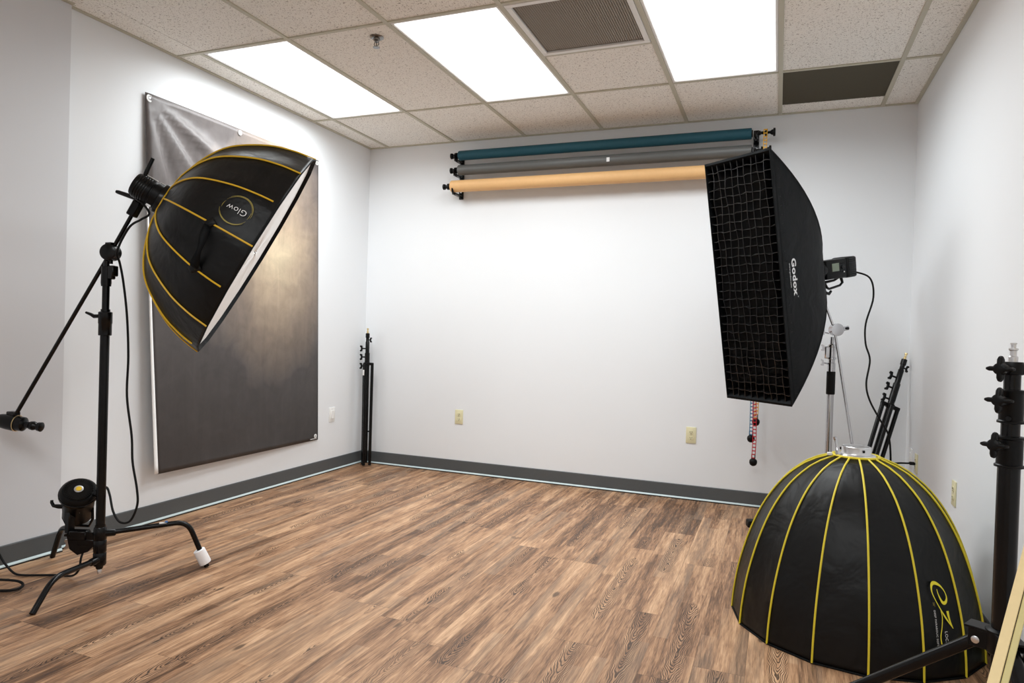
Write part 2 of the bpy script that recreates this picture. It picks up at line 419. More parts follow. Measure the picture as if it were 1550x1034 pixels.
# vent
x0, x1, y0, y1 = xs[4] + .014, xs[5] - .014, ys[2] + .012, VY - .012
t = thing('ceiling_vent', 'square perforated return air vent with white frame in the ceiling', 'vent', ((x0 + x1) / 2, (y0 + y1) / 2, H))
f = MB(); w = .028
for a, c, d, e in ((x0, y0, x1, y0 + w), (x0, y1 - w, x1, y1), (x0, y0 + w, x0 + w, y1 - w), (x1 - w, y0 + w, x1, y1 - w)):
    f.box(((a + d) / 2, (c + e) / 2, H + .004), (abs(d - a), abs(e - c), .012), bevel=.002)
f.build('frame', M['white'], t, smooth=False)
f = MB(); f.box(((x0 + x1) / 2, (y0 + y1) / 2, H + .02), (x1 - x0, y1 - y0, .004)); f.build('backing', M['vent'], t, smooth=False)
f = MB(); N = 46
for k in range(1, N):
    xx = x0 + w + (x1 - x0 - 2 * w) * k / N; f.box((xx, (y0 + y1) / 2, H + .009), (.0042, y1 - y0 - 2 * w + .004, .002))
for k in range(1, N):
    yy = y0 + w + (y1 - y0 - 2 * w) * k / N; f.box(((x0 + x1) / 2, yy, H + .0095), (x1 - x0 - 2 * w + .004, .0042, .002))
f.build('perforated_face', M['ventbar'], t, smooth=False)
# dark panel
f = MB(); f.box(((xs[6] + xs[7]) / 2, (DY0 + DY1) / 2, TZ + .008), (T - .006, DY1 - DY0 - .004, .016), bevel=.002)
tag(f.build('ceiling_panel', M['darktile'], smooth=False), 'dark olive panel laid in the ceiling grid near the back wall', 'ceiling panel')
# sprinkler
t = thing('fire_sprinkler', 'chrome fire sprinkler head hanging from a ceiling tile', 'sprinkler', (1.263, -1.862, H))
f = MB(); f.lathe([(0, .036), (.004, .037), (.008, .03), (.010, .018)], (1.263, -1.862, TZ), -Z, 24); f.build('escutcheon', M['steel'], t)
f = MB(); f.lathe([(0, .018), (.012, .016), (.014, .010), (.02, .009)], (1.263, -1.862, TZ - .008), -Z, 16)
for s in (-1, 1): f.tube([(1.263 + s * .009, -1.862, TZ - .024), (1.263 + s * .014, -1.862, TZ - .038), (1.263 + s * .004, -1.862, TZ - .054)], .0025, 6)
f.cyl((1.263, -1.862, TZ - .022), (1.263, -1.862, TZ - .052), .003, n=8)
f.build('sprinkler_head', M['steel'], t)
f = MB(); f.lathe([(0, .006), (.002, .018), (.004, .018), (.005, .004)], (1.263, -1.862, TZ - .052), -Z, 18); f.build('deflector', M['steel'], t)

# ------------------------------------------------------------------ outlets and switch plates
def outlet(c, out, label, group, m=None, wide=.07, tall=.114, kind='duplex', plugged=False):
    m = m or M['cream']; c = V(c); out = V(out); side = out.cross(Z).normalized()
    t = thing('wall_outlet' if kind == 'duplex' else 'wall_plate', label, 'outlet' if kind == 'duplex' else 'wall plate', c, group)
    f = MB(); f.box(c + out * .003, (wide, .006, tall), (side, out, Z), bevel=.0025, seg=2); f.build('plate', m, t)
    if kind == 'duplex':
        for s in (-1, 1):
            f = MB(); f.prism([(.0165 * math.cos(a) , max(-.0125, min(.0125, .0165 * math.sin(a)))) for a in [2 * PI * k / 24 for k in range(24)]], c + out * .007 + Z * (s * .0195), side, Z, out, .003)
            so = f.build('socket', m, t)
            f = MB()
            for q in (-1, 1): f.box(c + out * .0088 + Z * (s * .0195 + .003) + side * (q * .0062), (.0022, .0012, .0085 - q * .001), (side, out, Z))
            f.cyl(c + out * .0083 + Z * (s * .0195 - .007), c + out * .0094 + Z * (s * .0195 - .007), .0026, n=10)
            f.build('slot', M['slot'], so, smooth=False)
    else:
        f = MB(); f.box(c + out * .008, (.033, .006, .066), (side, out, Z), bevel=.002); so = f.build('rocker', m, t)
    for zz in ((0,) if kind == 'duplex' else (-.045, .045)):
        f = MB(); f.lathe([(0, .003), (.0012, .0024)], c + out * .0058 + Z * zz, out, 10); f.build('screw', M['alu'], t)
    return t
outlet((.907, 0, .453), -Y, 'ivory duplex outlet at the left end of the back wall', 'ivory duplex outlets')
outlet((2.721, 0, .457), -Y, 'ivory duplex outlet on the back wall, lower left of the strip softbox', 'ivory duplex outlets')
outlet((W, -1.276, .464), -X, 'ivory duplex outlet on the right wall above the dome softbox', 'ivory duplex outlets')
outlet((W, -.375, .448), -X, 'ivory outlet near the right corner with a black cord plugged in', 'ivory duplex outlets')
outlet((W, -.21, .455), -X, 'white wall plate beside the right corner, next to the plugged outlet', None, M['whitep'], kind='plate')
outlet((0, -.438, .45), X, 'white wall plate on the left wall between backdrop and corner stand', None, M['whitep'], kind='plate')

# ------------------------------------------------------------------ printed backdrop on the left wall
BY0, BY1, BZ0, BZ1 = -2.19, -.655, .282, 2.392
M['banner'] = banner_material(BY0, BY1, BZ0, BZ1)
def bpos(u, v):
    """u 0 left edge..1 right edge, v 0 bottom..1 top -> point on the hanging sheet"""
    y0 = -2.197 + .095 * (1 - v) ** 1.2; y1 = -.703 + .085 * (1 - v)
    y = y0 + (y1 - y0) * u
    zt = 2.391; zb = .287 - .010 * u 
    z = zb + (zt - zb) * v
    x = .012 + .055 * (1 - u) ** 2 * (1 - v) + .012 * (1 - v) * math.sin(PI * u) ** 1
    # soft folds fanning out of the top left grommet
    du = u * 1.5; dv = (1 - v) * 2.1; r = math.hypot(du, dv); a = math.atan2(du, dv)
    x += .014 * math.exp(-((r - .45) / .42) ** 2) * (math.sin(a * 13 - .6) + .4 * math.sin(a * 29)) * (1 if a < 1.4 else .3) + .008 * math.exp(-((r - .45) / .5) ** 2)
    # bottom hem rolls out a little
    x += .007 * max(0, 1 - v / .06) ** 2 * math.sin(PI * min(1, u * 1.05))
    return V((x, y, z))
t = thing('hanging_backdrop', 'large mottled grey printed backdrop pinned to the left wall', 'backdrop', (.01, -1.42, .28))
f = MB(); f.grid([[bpos(i / 60, j / 80) for i in range(61)] for j in range(81)]); o = f.build('printed_sheet', M['banner'], t, ang=80, fix=True)
md = o.modifiers.new('thick', 'SOLIDIFY'); md.thickness = .002; md.offset = -1
f = MB(); rows = []
for k in range(41):
    v = .003 + .80 * k / 40; wd = .016 * max(0, 1 - v / .80) ** .8 + .003
    p = bpos(0, v)
    rows.append([p + V((.002, .0015, 0)), p + V((.010, wd * .05 - .006, 0)), p + V((.016, -.012 - wd * .5, 0)), p + V((.014, -.014 - wd, 0))])
f.grid(rows); o = f.build('turned_edge', M['diffcloth'], t); o['label'] = 'white back of the curled left edge'
md = o.modifiers.new('thick', 'SOLIDIFY'); md.thickness = .0015
def grommet(u, v, r=.014, dx=.0):
    p = bpos(u, v) + X * .003
    f = MB(); n = 20; rows = []
    for rr, h in ((r, 0), (r, .002), (r * .75, .0035), (r * .5, .0025), (r * .42, 0)):
        rows.append([p + X * h + Y * (rr * math.cos(2 * PI * k / n)) + Z * (rr * math.sin(2 * PI * k / n)) for k in range(n)])
    f.grid(rows, True); g = f.build('grommet', M['whitep'], t)
    f = MB(); f.lathe([(0, r * .3), (.004, r * .34), (.005, r * .15)], p - X * .001, X, 12); f.build('pin', M['alu'], g)
for u, v in ((.018, .988), (.46, .988), (.985, .988), (.975, .015)): grommet(u, v, .021 if u < .1 else .016)
f = MB()
for k in range(16):
    u = .935 + .055 * k / 16; p = bpos(u, .006) + X * .003; f.box(p, (.001, .0032, .004 + .003 * (k % 3 == 0)))
f.build('care_print', M['wprint'], t, smooth=False)

# ------------------------------------------------------------------ background paper rolls on the back wall
RY = -.13; TAGX = 2.10
def knob_mb(f, x, y, z, d):
    f.lathe([(0, .016), (.012, .016), (.014, .024), (.030, .024), (.032, .014), (.050, .013), (.052, .021), (.066, .023), (.070, .016)], (x, y, z), X * d, 18)
def roll(xa, xb, z, y, r, m, label, mk):
    t = thing('paper_roll', label, 'paper roll', ((xa + xb) / 2, y, z - r), 'background paper rolls on the wall')
    f = MB(); f.lathe([(0, .024), (.0005, r - .003), (.003, r), (xb - xa - .003, r), (xb - xa - .0005, r - .003), (xb - xa, .024)], (xa, y, z), X, 36, False)
    for k in range(30): pass
    f.build('paper', m, t)
    f = MB(); f.lathe([(0, .024), (xb - xa + .012, .024)], (xa - .006, y, z), X, 20); f.build('core', M['blackp'], t)
    f = MB(); knob_mb(f, xa - .004, y, z, -1); f.build('expander_knob', M['blackp'], t)
    return t
ROLLS = [(.897, 3.062, 2.516, -.115, .037, 'teal', 'top roll of dark teal background paper under the ceiling'),
         (.90, 3.066, 2.400, -.122, .040, 'grey', 'middle roll of grey background paper between the teal and tan rolls'),
         (.848, 3.066, 2.273, -.135, .046, 'tan', 'bottom roll of tan background paper, below the grey roll')]
for xa, xb, z, y, r, m, lab in ROLLS:
    t = roll(xa, xb, z, y, r, M[m], lab, m)
    if m == 'grey':
        f = MB(); f.box((TAGX, y - r - .0005, z - .004), (.022, .0012, .030)); f.build('paper_tag', M['wprint'], t, smooth=False)
def bracket(x, label, mx):
    t = thing('roll_bracket', label, 'wall bracket', (x, 0, 2.22), 'paper roll wall brackets')
    f = MB(); f.box((x, -.0075, 2.380), (.036, .016, .37), bevel=.003); f.build('back_plate', M['black'], t)
    for xa, xb, z, y, r, m, lab in ROLLS:
        f = MB()
        zz = z - .034 if x < xa or x > xb else z - r - .010
        f.box((x, y / 2 - .02, zz), (.030, -y - .02, .014), bevel=.002)
        f.tube([(x, y + .03, zz), (x, y + .01, zz - .004), (x, y - .02, zz), (x, y - .034, zz + .018), (x, y - .036, zz + .036)], .008, 8)
        f.build('hook', M['black'], t)
    for zz in (2.53, 2.44, 2.34, 2.25):
        f = MB(); f.lathe([(0, .006), (.003, .004)], (x, -.016, zz), -Y, 10); f.build('screw', M['alu'], t)
bracket(.872, 'black three-hook wall bracket at the left end of the paper rolls', 0)
bracket(3.088, 'black three-hook wall bracket at the right end of the paper rolls', 0)
# chain drives and chains at the right end
def drive(xa, y, z, label):
    t = thing('roller_drive', label, 'chain drive', (xa, y, z - .03), 'chain drives of the paper rolls')
    f = MB(); f.lathe([(0, .015), (.016, .015), (.018, .010), (.062, .010)], (xa, y, z), X, 16); f.build('axle', M['blackp'], t)
    f = MB()
    cx = xa + .045
    f.lathe([(0, .022), (.004, .026), (.006, .022), (.010, .022), (.012, .026), (.016, .022)], (cx, y, z), X, 20); f.build('sprocket', M['blackp'], t)
    f = MB(); f.tube([(cx - .02, y - .002, z + .014), (cx - .022, y - .002, z - .036), (cx + .026, y - .002, z - .036), (cx + .03, y - .002, z + .03)], .0018, 6); f.build('guard_wire', M['whitep'], t)
    f = MB(); f.lathe([(0, .008), (.014, .009), (.026, .018), (.032, .018), (.034, .027), (.046, .027), (.048, .018)], (xa + .062, y, z), X, 18); f.build('end_knob', M['blackp'], t)
drive(3.100, -.115, 2.516, 'black chain drive with end knob on the teal roll')
drive(3.078, -.122, 2.400, 'black chain drive with end knob on the grey roll')
drive(3.096, -.135, 2.273, 'black chain drive on the tan roll, behind the strip softbox')
def chain(x, y, ztop, zbot, m, label, wob=0.0, wid=.010):
    t = thing('pull_chain', label, 'pull chain', (x, y, zbot - .05), 'coloured roller pull chains')
    f = MB(); pitch = .0235; n = int((ztop - zbot) / pitch)
    for s in (-1, 1):
        f.tube([(x + wob * math.sin(k * .3) + s * wid, y + s * .004, zbot + pitch * k) for k in range(n + 1)], .0026, 6)
    for k in range(n + 1):
        xx = x + wob * math.sin(k * .3); f.box((xx, y, zbot + pitch * k), (2 * wid + .004, .006, .007), bevel=.0015)
    f.build('chain', m, t)
    f = MB(); f.lathe([(0, .008), (.006, .018), (.014, .024), (.028, .025), (.042, .020), (.050, .008)], (x, y - .001, zbot - .002), -Z, 18)
    for s in (-1, 1): f.box((x + s * .010, y, zbot + .010), (.006, .006, .03), bevel=.001)
    f.build('weight', M['blackp'], t)
chain(3.150, -.143, 2.535, .625, M['cy'], 'yellow pull chain ending in the highest black ball weight', .002)
chain(3.121, -.090, 2.42, .505, M['cb'], 'blue pull chain ending in the middle black ball weight', .001)
chain(3.143, -.184, 2.30, .365, M['cr'], 'long red pull chain ending in the lowest black ball weight', .003)

# ------------------------------------------------------------------ faceted umbrella-type softboxes
def facet(r, th, off, N=16):
    w = 2 * PI / N; d = ((th - off) % w) - w / 2
    return r * math.cos(w / 2) / math.cos(d)
class Canopy:
    def __init__(s, o, ax, e1, e2, prof, off):
        s.o, s.ax, s.e1, s.e2, s.off = V(o), V(ax), V(e1), V(e2), off
        s.tab = smoothtab(prof, 6)
    def P(s, th, t, lift=0.0, k=1.0):
        r = facet(lerp(s.tab, t), th, s.off) * k
        d = s.e1 * math.cos(th) + s.e2 * math.sin(th)
        e = .004; dr = (lerp(s.tab, t + e) - lerp(s.tab, t - e)) / (2 * e)
        nrm = (d - s.ax * max(-4, min(4, dr))).normalized()
        return s.o + s.ax * t + d * r + nrm * lift
    def shell(s, t0, t1, nt=28, per=4, sag=.006):
        n = 16 * per; rows = []
        for i in range(nt + 1):
            # finer steps near the hub where the curve bends most
            q = i / nt; t = t0 + (t1 - t0) * q
            row = []
            for k in range(n):
                th = s.off + 2 * PI * k / n
                row.append(s.P(th, t, -sag * (0 if k % per == 0 else 1) * math.sin(PI * min(1, q * 1.1)) ** .7))
            rows.append(row)
        f = MB(); f.grid(rows, True); return f
    def seam(s, k, t0, t1, r, n=30):
        th = s.off + 2 * PI * k / 16
        f = MB(); f.tube([s.P(th, t0 + (t1 - t0) * i / n, r * .5) for i in range(n + 1)], r, 6); return f
def text_pts(body, size, bold=0.0, sp=1.0, align='LEFT'):
    cu = bpy.data.curves.new('lettering', 'FONT'); cu.body = body; cu.size = size; cu.offset = bold; cu.space_character = sp
    cu.align_x = align; cu.resolution_u = 4
    o = bpy.data.objects.new('lettering', cu); C.objects.link(o)
    bpy.context.view_layer.update()
    me = bpy.data.meshes.new_from_object(o.evaluated_get(bpy.context.evaluated_depsgraph_get()))
    vs = [v.co.copy() for v in me.vertices]; fs = [list(p.vertices) for p in me.polygons]
    bpy.data.objects.remove(o); bpy.data.curves.remove(cu); bpy.data.meshes.remove(me)
    return vs, fs
def lettering(name, body, size, fn, m, parent, bold=0.0, sp=1.0, align='LEFT', squash=1.0):
    vs, fs = text_pts(body, size, bold, sp, align); f = MB()
    bv = [f.bm.verts.new(fn(v.x * squash, v.y)) for v in vs]
    for q in fs:
        try: f.bm.faces.new([bv[i] for i in q])
        except ValueError: pass
    return f.build(name, m, parent, smooth=False, fix=False)
def stroke(f, pts, wid, fn, n=5):
    """calligraphic ribbon: pts (a,b) mapped by fn, half widths per point"""
    P3 = smoothpath([(a, b_, w) for (a, b_), w in zip(pts, wid)], n)
    rows = []
    for i, p in enumerate(P3):
        a = P3[max(0, i - 1)]; c = P3[min(len(P3) - 1, i + 1)]
        d = V((c.x - a.x, c.y - a.y, 0)).normalized(); nn = V((-d.y, d.x, 0)); w = max(.0004, p.z)
        rows.append([fn(p.x + nn.x * w, p.y + nn.y * w), fn(p.x, p.y), fn(p.x - nn.x * w, p.y - nn.y * w)])
    f.grid(rows)

# ---- dome softbox standing on the floor at the right
DC = V((3.574, -1.862, 0))
t = thing('dome_softbox', 'black dome softbox with lemon yellow piping standing face down on the floor', 'softbox', DC)
prof = [(0, .451), (.09, .444), (.21, .424), (.35, .384), (.47, .332), (.57, .264), (.64, .184), (.668, .128), (.688, .073)]
dome = Canopy(DC, Z, X, Y, prof, math.radians(2.0))
f = dome.shell(.004, .686, 34, 4, .004); o = f.build('fabric_shell', M['fabric'], t, ang=30)
md = o.modifiers.new('thick', 'SOLIDIFY'); md.thickness = .003; md.offset = -1
for k in range(16): dome.seam(k, .004, .684, .0038).build('piping', M['yellow2'], t)
f = MB(); f.tube([dome.P(dome.off + 2 * PI * k / 64, .004) for k in range(65)], .004, 6); f.build('rim_binding', M['fabric2'], t)
f = MB(); f.tube([dome.P(dome.off + 2 * PI * k / 32, .684, .002) for k in range(33)], .0055, 6); f.build('collar_piping', M['yellow2'], t)
f = MB(); c = DC
f.lathe([(.676, .066), (.686, .074), (.692, .070), (.694, .056), (.699, .054), (.722, .054), (.724, .051), (.722, .046), (.700, .044)], c, Z, 36, False); f.build('mount_ring', M['alu'], t)
f = MB(); f.lathe([(.700, .044), (.7005, .004)], c, Z, 30); f.build('ring_interior', M['blackp'], t)
for q in (0, 1, 2):
    a = -1.15 + q * 2.1; p = c + V((math.cos(a) * .055, math.sin(a) * .055, .71)); f = MB(); f.box(p, (.008, .008, .010), bevel=.001); f.build('catch_lug', M['black'], t)
p = c + V((-.068, -.04, .690))
f = MB(); f.lathe([(0, .009), (.02, .008), (.024, .0055), (.058, .0055), (.060, .0075), (.070, .0075)], p, V((-.18, .05, .98)).normalized(), 10); f.build('locking_lever', M['chrome'], t)
f = MB(); f.box(p + V((-.03, .0, .0)), (.02, .012, .012), bevel=.002); f.build('tilt_clip', M['whitep'], t)
# printed lettering on the panel, reading downwards
def dmap(lift):
    def fn(d, z): return dome.P(math.radians(d), z, lift)
    return fn
R0 = .44
def strk(f, L, wid, lift=.0035):
    S = [(math.radians(d) * .42, z) for d, z in L]
    stroke(f, S, wid, lambda a, b_: dome.P(a / .42, b_, lift))
e = [(-54.46, .295), (-54.19, .2809), (-53.43, .2652), (-52.52, .2533), (-51.39, .25), (-50.25, .2553), (-49.55, .2679), (-50.08, .285), (-51.78, .3022), (-54.11, .3125), (-55.95, .3148), (-57.11, .3094), (-57.67, .2958), (-57.38, .2801), (-55.87, .2549), (-54.11, .2306), (-51.93, .2033), (-48.61, .1684)]
ew = [.001, .0018, .003, .0045, .0055, .0045, .0025, .0016, .003, .005, .0058, .005, .0032, .002, .0016, .002, .003, .001]
f = MB(); strk(f, e, ew); strk(f, [(-50.5, .2248), (-50.35, .2083), (-49.74, .1878), (-48.61, .1684)], [.005, .004, .0025, .0008], .004)
strk(f, [(-54.13, .2289), (-53.86, .2069), (-54.79, .173), (-55.81, .1477), (-55.69, .1244), (-54.88, .109), (-54.6, .09)], [.0012, .0016, .0018, .002, .0022, .002, .001], .0032)
o = f.build('script_logo', M['yprint'], t, smooth=False); o['label'] = 'yellow script letters e and z'
def down(d0, z0, lift=.0035): return lambda a, b_: dome.P(math.radians(d0) + b_ / .42, z0 - a, lift)
lettering('lettering', 'LOCK', .0155, down(-53.4, .162), M['wprint'], t, sp=1.12)
lettering('lettering', '38"', .011, down(-58.15, .256), M['oprint'], t)
lettering('lettering', 'DEEP PARABOLIC SOFTBOX', .0100, down(-58.25, .231), M['wprint'], t, sp=1.12)

# ---- softbox on the left boom
HUB = V((.765, -2.696, 1.662))
E1 = V((.40421224, .25346227, .87884546)); AX = V((.660, .583, -.472)); 
AX = (AX - E1 * AX.dot(E1)).normalized(); E2 = V((.70415574, -.69946178, -.12213888)); E2 = AX.cross(E1)
if E2.dot(V((.704, -.699, -.122))) < 0: E2 = -E2
t = thing('octagonal_softbox', 'black deep softbox with golden piping tilted down on the left boom stand', 'softbox', HUB)
gprof = [(-.004, .075), (.0, .09), (.014, .165), (.06, .278), (.125, .369), (.24, .452), (.34, .493), (.428, .512)]
glow = Canopy(HUB, AX, E1, E2, gprof, math.radians(-1.5))
f = glow.shell(-.004, .428, 36, 4, .004); o = f.build('fabric_shell', M['fabric'], t, ang=30)
md = o.modifiers.new('thick', 'SOLIDIFY'); md.thickness = .003; md.offset = -1
for k in range(16): glow.seam(k, -.004, .402 if k % 2 else .426, .0037, 40).build('piping', M['yellow'], t)
n = 64
f = MB(); f.grid([[glow.P(glow.off + 2 * PI * k / n, tt, 0, kk) for k in range(n)] for tt, kk in ((.426, 1), (.430, 1.002), (.431, .99), (.402, .985))], True); f.build('front_lip', M['fabric2'], t, ang=60)
f = MB(); rows = []
for q in range(13):
    rr = 1 - q / 12.5; tt = .408 + .006 * math.sin(q * 1.3)
    rows.append([glow.P(glow.off + 2 * PI * k / n, .413, 0, .984 * rr) + AX * (.004 * math.sin(k * 1.1) * (1 - rr)) for k in range(n)])
f.grid(rows, True); f.build('white_diffuser', M['diffcloth'], t)
f = MB(); f.tube([glow.P(glow.off + 2 * PI * k / 32, 0, .002) for k in range(33)], .0045, 6); f.build('collar_piping', M['yellow'], t)
f = MB(); f.lathe([(-.035, .058), (-.03, .070), (-.004, .076), (.004, .074)], HUB, AX, 30); f.build('mount_ring', M['black'], t)
# two black straps lying over the seams, one strap end hanging
f = MB()
def ribbon(f, pts, w, fn): 
    stroke(f, pts, [w] * len(pts), fn, 5)
def gm(lift): return lambda a, b_: glow.P(a / .46, b_, lift)
th = math.radians
ribbon(f, [(th(86.5) * .46, .262), (th(91.0) * .46, .238)], .014, gm(.006))
ribbon(f, [(th(108.5) * .46, .30), (th(113.5) * .46, .272)], .014, gm(.006))
o = f.build('strap', M['fabric'], t)
md = o.modifiers.new('thick', 'SOLIDIFY'); md.thickness = .003
f = MB(); pa = glow.P(th(90), .25, .008); pb = glow.P(th(110.5), .285, .010); rows = []
for i in range(13):
    q = i / 12; p = pa.lerp(pb, q) + E2 * (.030 * math.sin(PI * q)) + V((0, 0, -.012 * math.sin(PI * q)))
    wv = AX * (.013 + .004 * math.sin(q * 9)); rows.append([p - wv, p, p + wv])
f.grid(rows); o = f.build('strap', M['fabric2'], t); md = o.modifiers.new('thick', 'SOLIDIFY'); md.thickness = .002
# round logo: thin word inside broken rings
LC = (th(77.3), .305)
def gl(lift=.004): return lambda a, b_: glow.P(LC[0] + b_ / .47, LC[1] - a, lift)
lettering('lettering', 'Glow', .035, lambda a, b_: gl()(a - .002, b_ - .012), M['wprint'], t, bold=-.0003, align='CENTER', sp=1.05)
f = MB()
for r_, a0, a1, w0 in ((.060, .25, 2.5, .0011), (.0575, .55, 2.7, .0008), (.060, 3.0, 5.5, .0011), (.0565, 3.3, 5.8, .0008), (.0545, 5.9, 6.5, .0007), (.0545, 2.85, 3.4, .0007)):
    L = [(r_ * math.cos(a0 + (a1 - a0) * i / 14), r_ * math.sin(a0 + (a1 - a0) * i / 14)) for i in range(15)]
    stroke(f, L, [w0 * (.4 + math.sin(PI * i / 14)) for i in range(15)], gl(.0038), 2)
o = f.build('ring_logo', M['oprint'], t, smooth=False)

# strobe on the boom (carries the softbox)
NA = -AX
t = thing('studio_strobe', 'black strobe head joining the tilted softbox to the left boom arm', 'strobe light', HUB + NA * .16)
f = MB(); f.lathe([(.03, .052), (.034, .058), (.06, .058), (.062, .052), (.07, .052), (.072, .054), (.135, .054), (.145, .048), (.15, .02)], HUB, NA, 28); f.build('body', M['blackp'], t)
for s, a0, a1 in ((1, .040, .058), (1, .074, .118)):
    f = MB(); f.box(HUB + NA * ((a0 + a1) / 2) + E1 * .0585, (a1 - a0, .030, .003), (NA, E2, E1), bevel=.001); f.build('label_plate', M['white'], t)
f = MB(); f.box(HUB + NA * .050 - E1 * .050 + E2 * .030, (.020, .004, .014), (NA, E2, E1), bevel=.001); f.build('badge', M['alu'], t)
f = MB(); p = HUB + NA * .125 + E1 * .045; f.tube([p, p + E1 * .03 + NA * .006, p + E1 * .088 + NA * .012], [.010, .009, .008], 10); f.build('handle', M['blackp'], t)
f = MB()
for q in range(5): f.lathe([(0, .0555), (.003, .0565), (.006, .0555)], HUB + NA * (.085 + .010 * q), NA, 28)
f.build('cooling_ribs', M['black'], t)

# ------------------------------------------------------------------ left C-stand with boom
CX, CY = .540, -2.803
t = thing('boom_stand', 'black boom stand on three bent legs carrying the tilted softbox', 'light stand', (CX, CY, 0))
def wingknob(f, p, d, up, L=.03, s=1.0):
    d = V(d).normalized(); up = V(up); side = d.cross(up).normalized()
    f.cyl(p, p + d * L, .006 * s, n=10)
    f.prism([(-.024 * s, -.006 * s), (-.026 * s, .010 * s), (-.016 * s, .013 * s), (-.008 * s, .004 * s), (.008 * s, .004 * s), (.016 * s, .013 * s), (.026 * s, .010 * s), (.024 * s, -.006 * s), (.008 * s, -.009 * s), (-.008 * s, -.009 * s)], p + d * L, up, d, side, .012 * s)
f = MB(); f.lathe([(.10, .0185), (1.185, .0185)], (CX, CY, 0), Z, 20); f.build('column', M['black'], t)
f = MB(); f.lathe([(1.07, .022), (1.072, .026), (1.122, .026), (1.124, .0275), (1.172, .0275), (1.175, .022)], (CX, CY, 0), Z, 22)
f.build('collar', M['black'], t)
f = MB(); pk = V((CX - .02, CY - .01, 1.155)); dl = V((-.93, -.366, 0))
f.tube([pk, pk + dl * .026 - Z * .002, pk + dl * .040 + Z * .006, pk + dl * .062 + Z * .014], [.008, .009, .007, .005], 8); f.build('lever', M['black'], t)
f = MB(); f.lathe([(1.172, .0145), (1.33, .0145)], (CX, CY, 0), Z, 18); f.build('riser', M['black'], t)
f = MB(); f.lathe([(1.285, .019), (1.30, .021), (1.37, .0195), (1.372, .012), (1.395, .011)], (CX, CY, 0), Z, 18)
f.build('grip_sleeve', M['black'], t)
f = MB(); p = V((CX + .02, CY, 1.345)); f.box(p + V((.012, 0, 0)), (.03, .02, .06), bevel=.004); f.box(p + V((.030, 0, .006)), (.014, .03, .046), bevel=.004); f.build('clamp_knob', M['black'], t)
PV = V((.544, -2.788, 1.434))
fw = V((-.366, .930, 0))
f = MB(); f.lathe([(-.026, .030), (-.022, .036), (.022, .036), (.026, .030)], PV, fw, 26)
f.lathe([(0, .010), (.03, .010)], PV - Z * .05, Z, 12)
f.box(PV + V((0, 0, .038)), (.036, .03, .010), bevel=.002); f.build('grip_head', M['black'], t)
BT = V((.640, -2.748, 1.632)); BB = V((.176, -2.940, .705))
f = MB(); f.tube([BB, PV, BT], .0085, 10); f.build('boom_arm', M['black'], t)
f = MB(); bd = (BT - PV).normalized()
f.box(BT - bd * .005, (.036, .040, .070), (bd.cross(fw).normalized(), fw, bd), bevel=.004)
f.sphere(BT + bd * .045 + V((.006, 0, 0)), .026, 16)
f.tube([BT + bd * .045, HUB + NA * .12 - E1 * .03], [.016, .014], 10)
f.build('tilt_bracket', M['black'], t)
f = MB(); p = BT + bd * .045; f.tube([p, p + V((-.03, -.012, .006)), p + V((-.090, -.036, .026)), p + V((-.100, -.040, .029))], [.014, .011, .009, .007], 10); f.build('tilt_handle', M['black'], t)
# grip head with handle at the low end of the boom
f = MB(); hd = V((.93, .366, -.13)).normalized(); p = BB
f.lathe([(-.085, .022), (-.06, .030), (-.03, .034), (.0, .036), (.012, .036), (.014, .032), (.040, .031), (.046, .024), (.05, .015), (.066, .014), (.07, .018), (.084, .020), (.094, .016), (.100, .012), (.104, .019), (.118, .021), (.124, .012)], p - V((0, 0, .028)), hd, 22)
f.box(p + V((-.01, 0, .012)), (.052, .03, .018), bevel=.003)
f.build('counterweight_grip', M['black'], t)
f = MB(); f.lathe([(0, .0362), (.003, .0362)], p - V((0, 0, .028)) + hd * .010, hd, 22); f.build('washer', M['brass'], t)
# base: three turtle legs at staggered heights
def cleg(z, foot, up, parent, cap=None, rr=.0115, bend=.62):
    c0 = V((CX, CY, z)); d = V((foot[0] - CX, foot[1] - CY, 0)); L = d.length; d.normalize()
    p0 = c0 + d * .02; pb = c0 + d * (L * bend) + Z * up; p2 = V((foot[0], foot[1], .004)); fl_ = .055
    a1 = pb + (p0 - pb).normalized() * fl_; a2 = pb + (p2 - pb).normalized() * fl_
    P_ = [p0] + [a1 * (1 - q) ** 2 + pb * (2 * q * (1 - q)) + a2 * q ** 2 for q in [i / 8 for i in range(9)]] + [p2]
    f = MB(); f.tube(P_, rr, 12); lg = f.build('leg', M['black'], parent)
    f = MB(); f.lathe([(-.030, .022), (-.024, .026), (.024, .026), (.030, .022)], c0, Z, 20); f.lathe([(0, .018), (.055, .016), (.06, .0125)], c0, d, 14); f.build('leg_hub', M['black'], lg)
    return lg, d
lg, d = cleg(.095, (.650, -3.160), .012, t, bend=.72)
lg2, d2 = cleg(.205, (.822, -2.478), .018, t, bend=.80)
q = V((.822, -2.478, 0)); ax2 = (V((.822, -2.478, .012)) - (V((CX, CY, .205)) + d2 * (.28 + .075))).normalized()
ax2 = V((d2.x * .42, d2.y * .42, -.9)).normalized()
f = MB(); f.lathe([(-.085, .0225), (-.083, .0255), (-.02, .0265), (-.014, .025), (-.013, .012)], V((.822, -2.478, .008)), ax2, 24); f.build('foam_pad', M['foam'], lg2)['label'] = 'white foam sleeve on the foot'
f = MB(); f.box((.700, -2.62, .2265), (.030, .016, .004), (d2, Z.cross(d2), Z), bevel=.001); f.build('tape_tag', M['white'], lg2)
f = MB(); f.box((.712, -2.612, .231), (.012, .010, .007), (d2, Z.cross(d2), Z), bevel=.001); f.build('tape_tag', M['blue'], lg2)
lg3, d3 = cleg(.150, (.088, -2.700), .020, t, bend=.80)
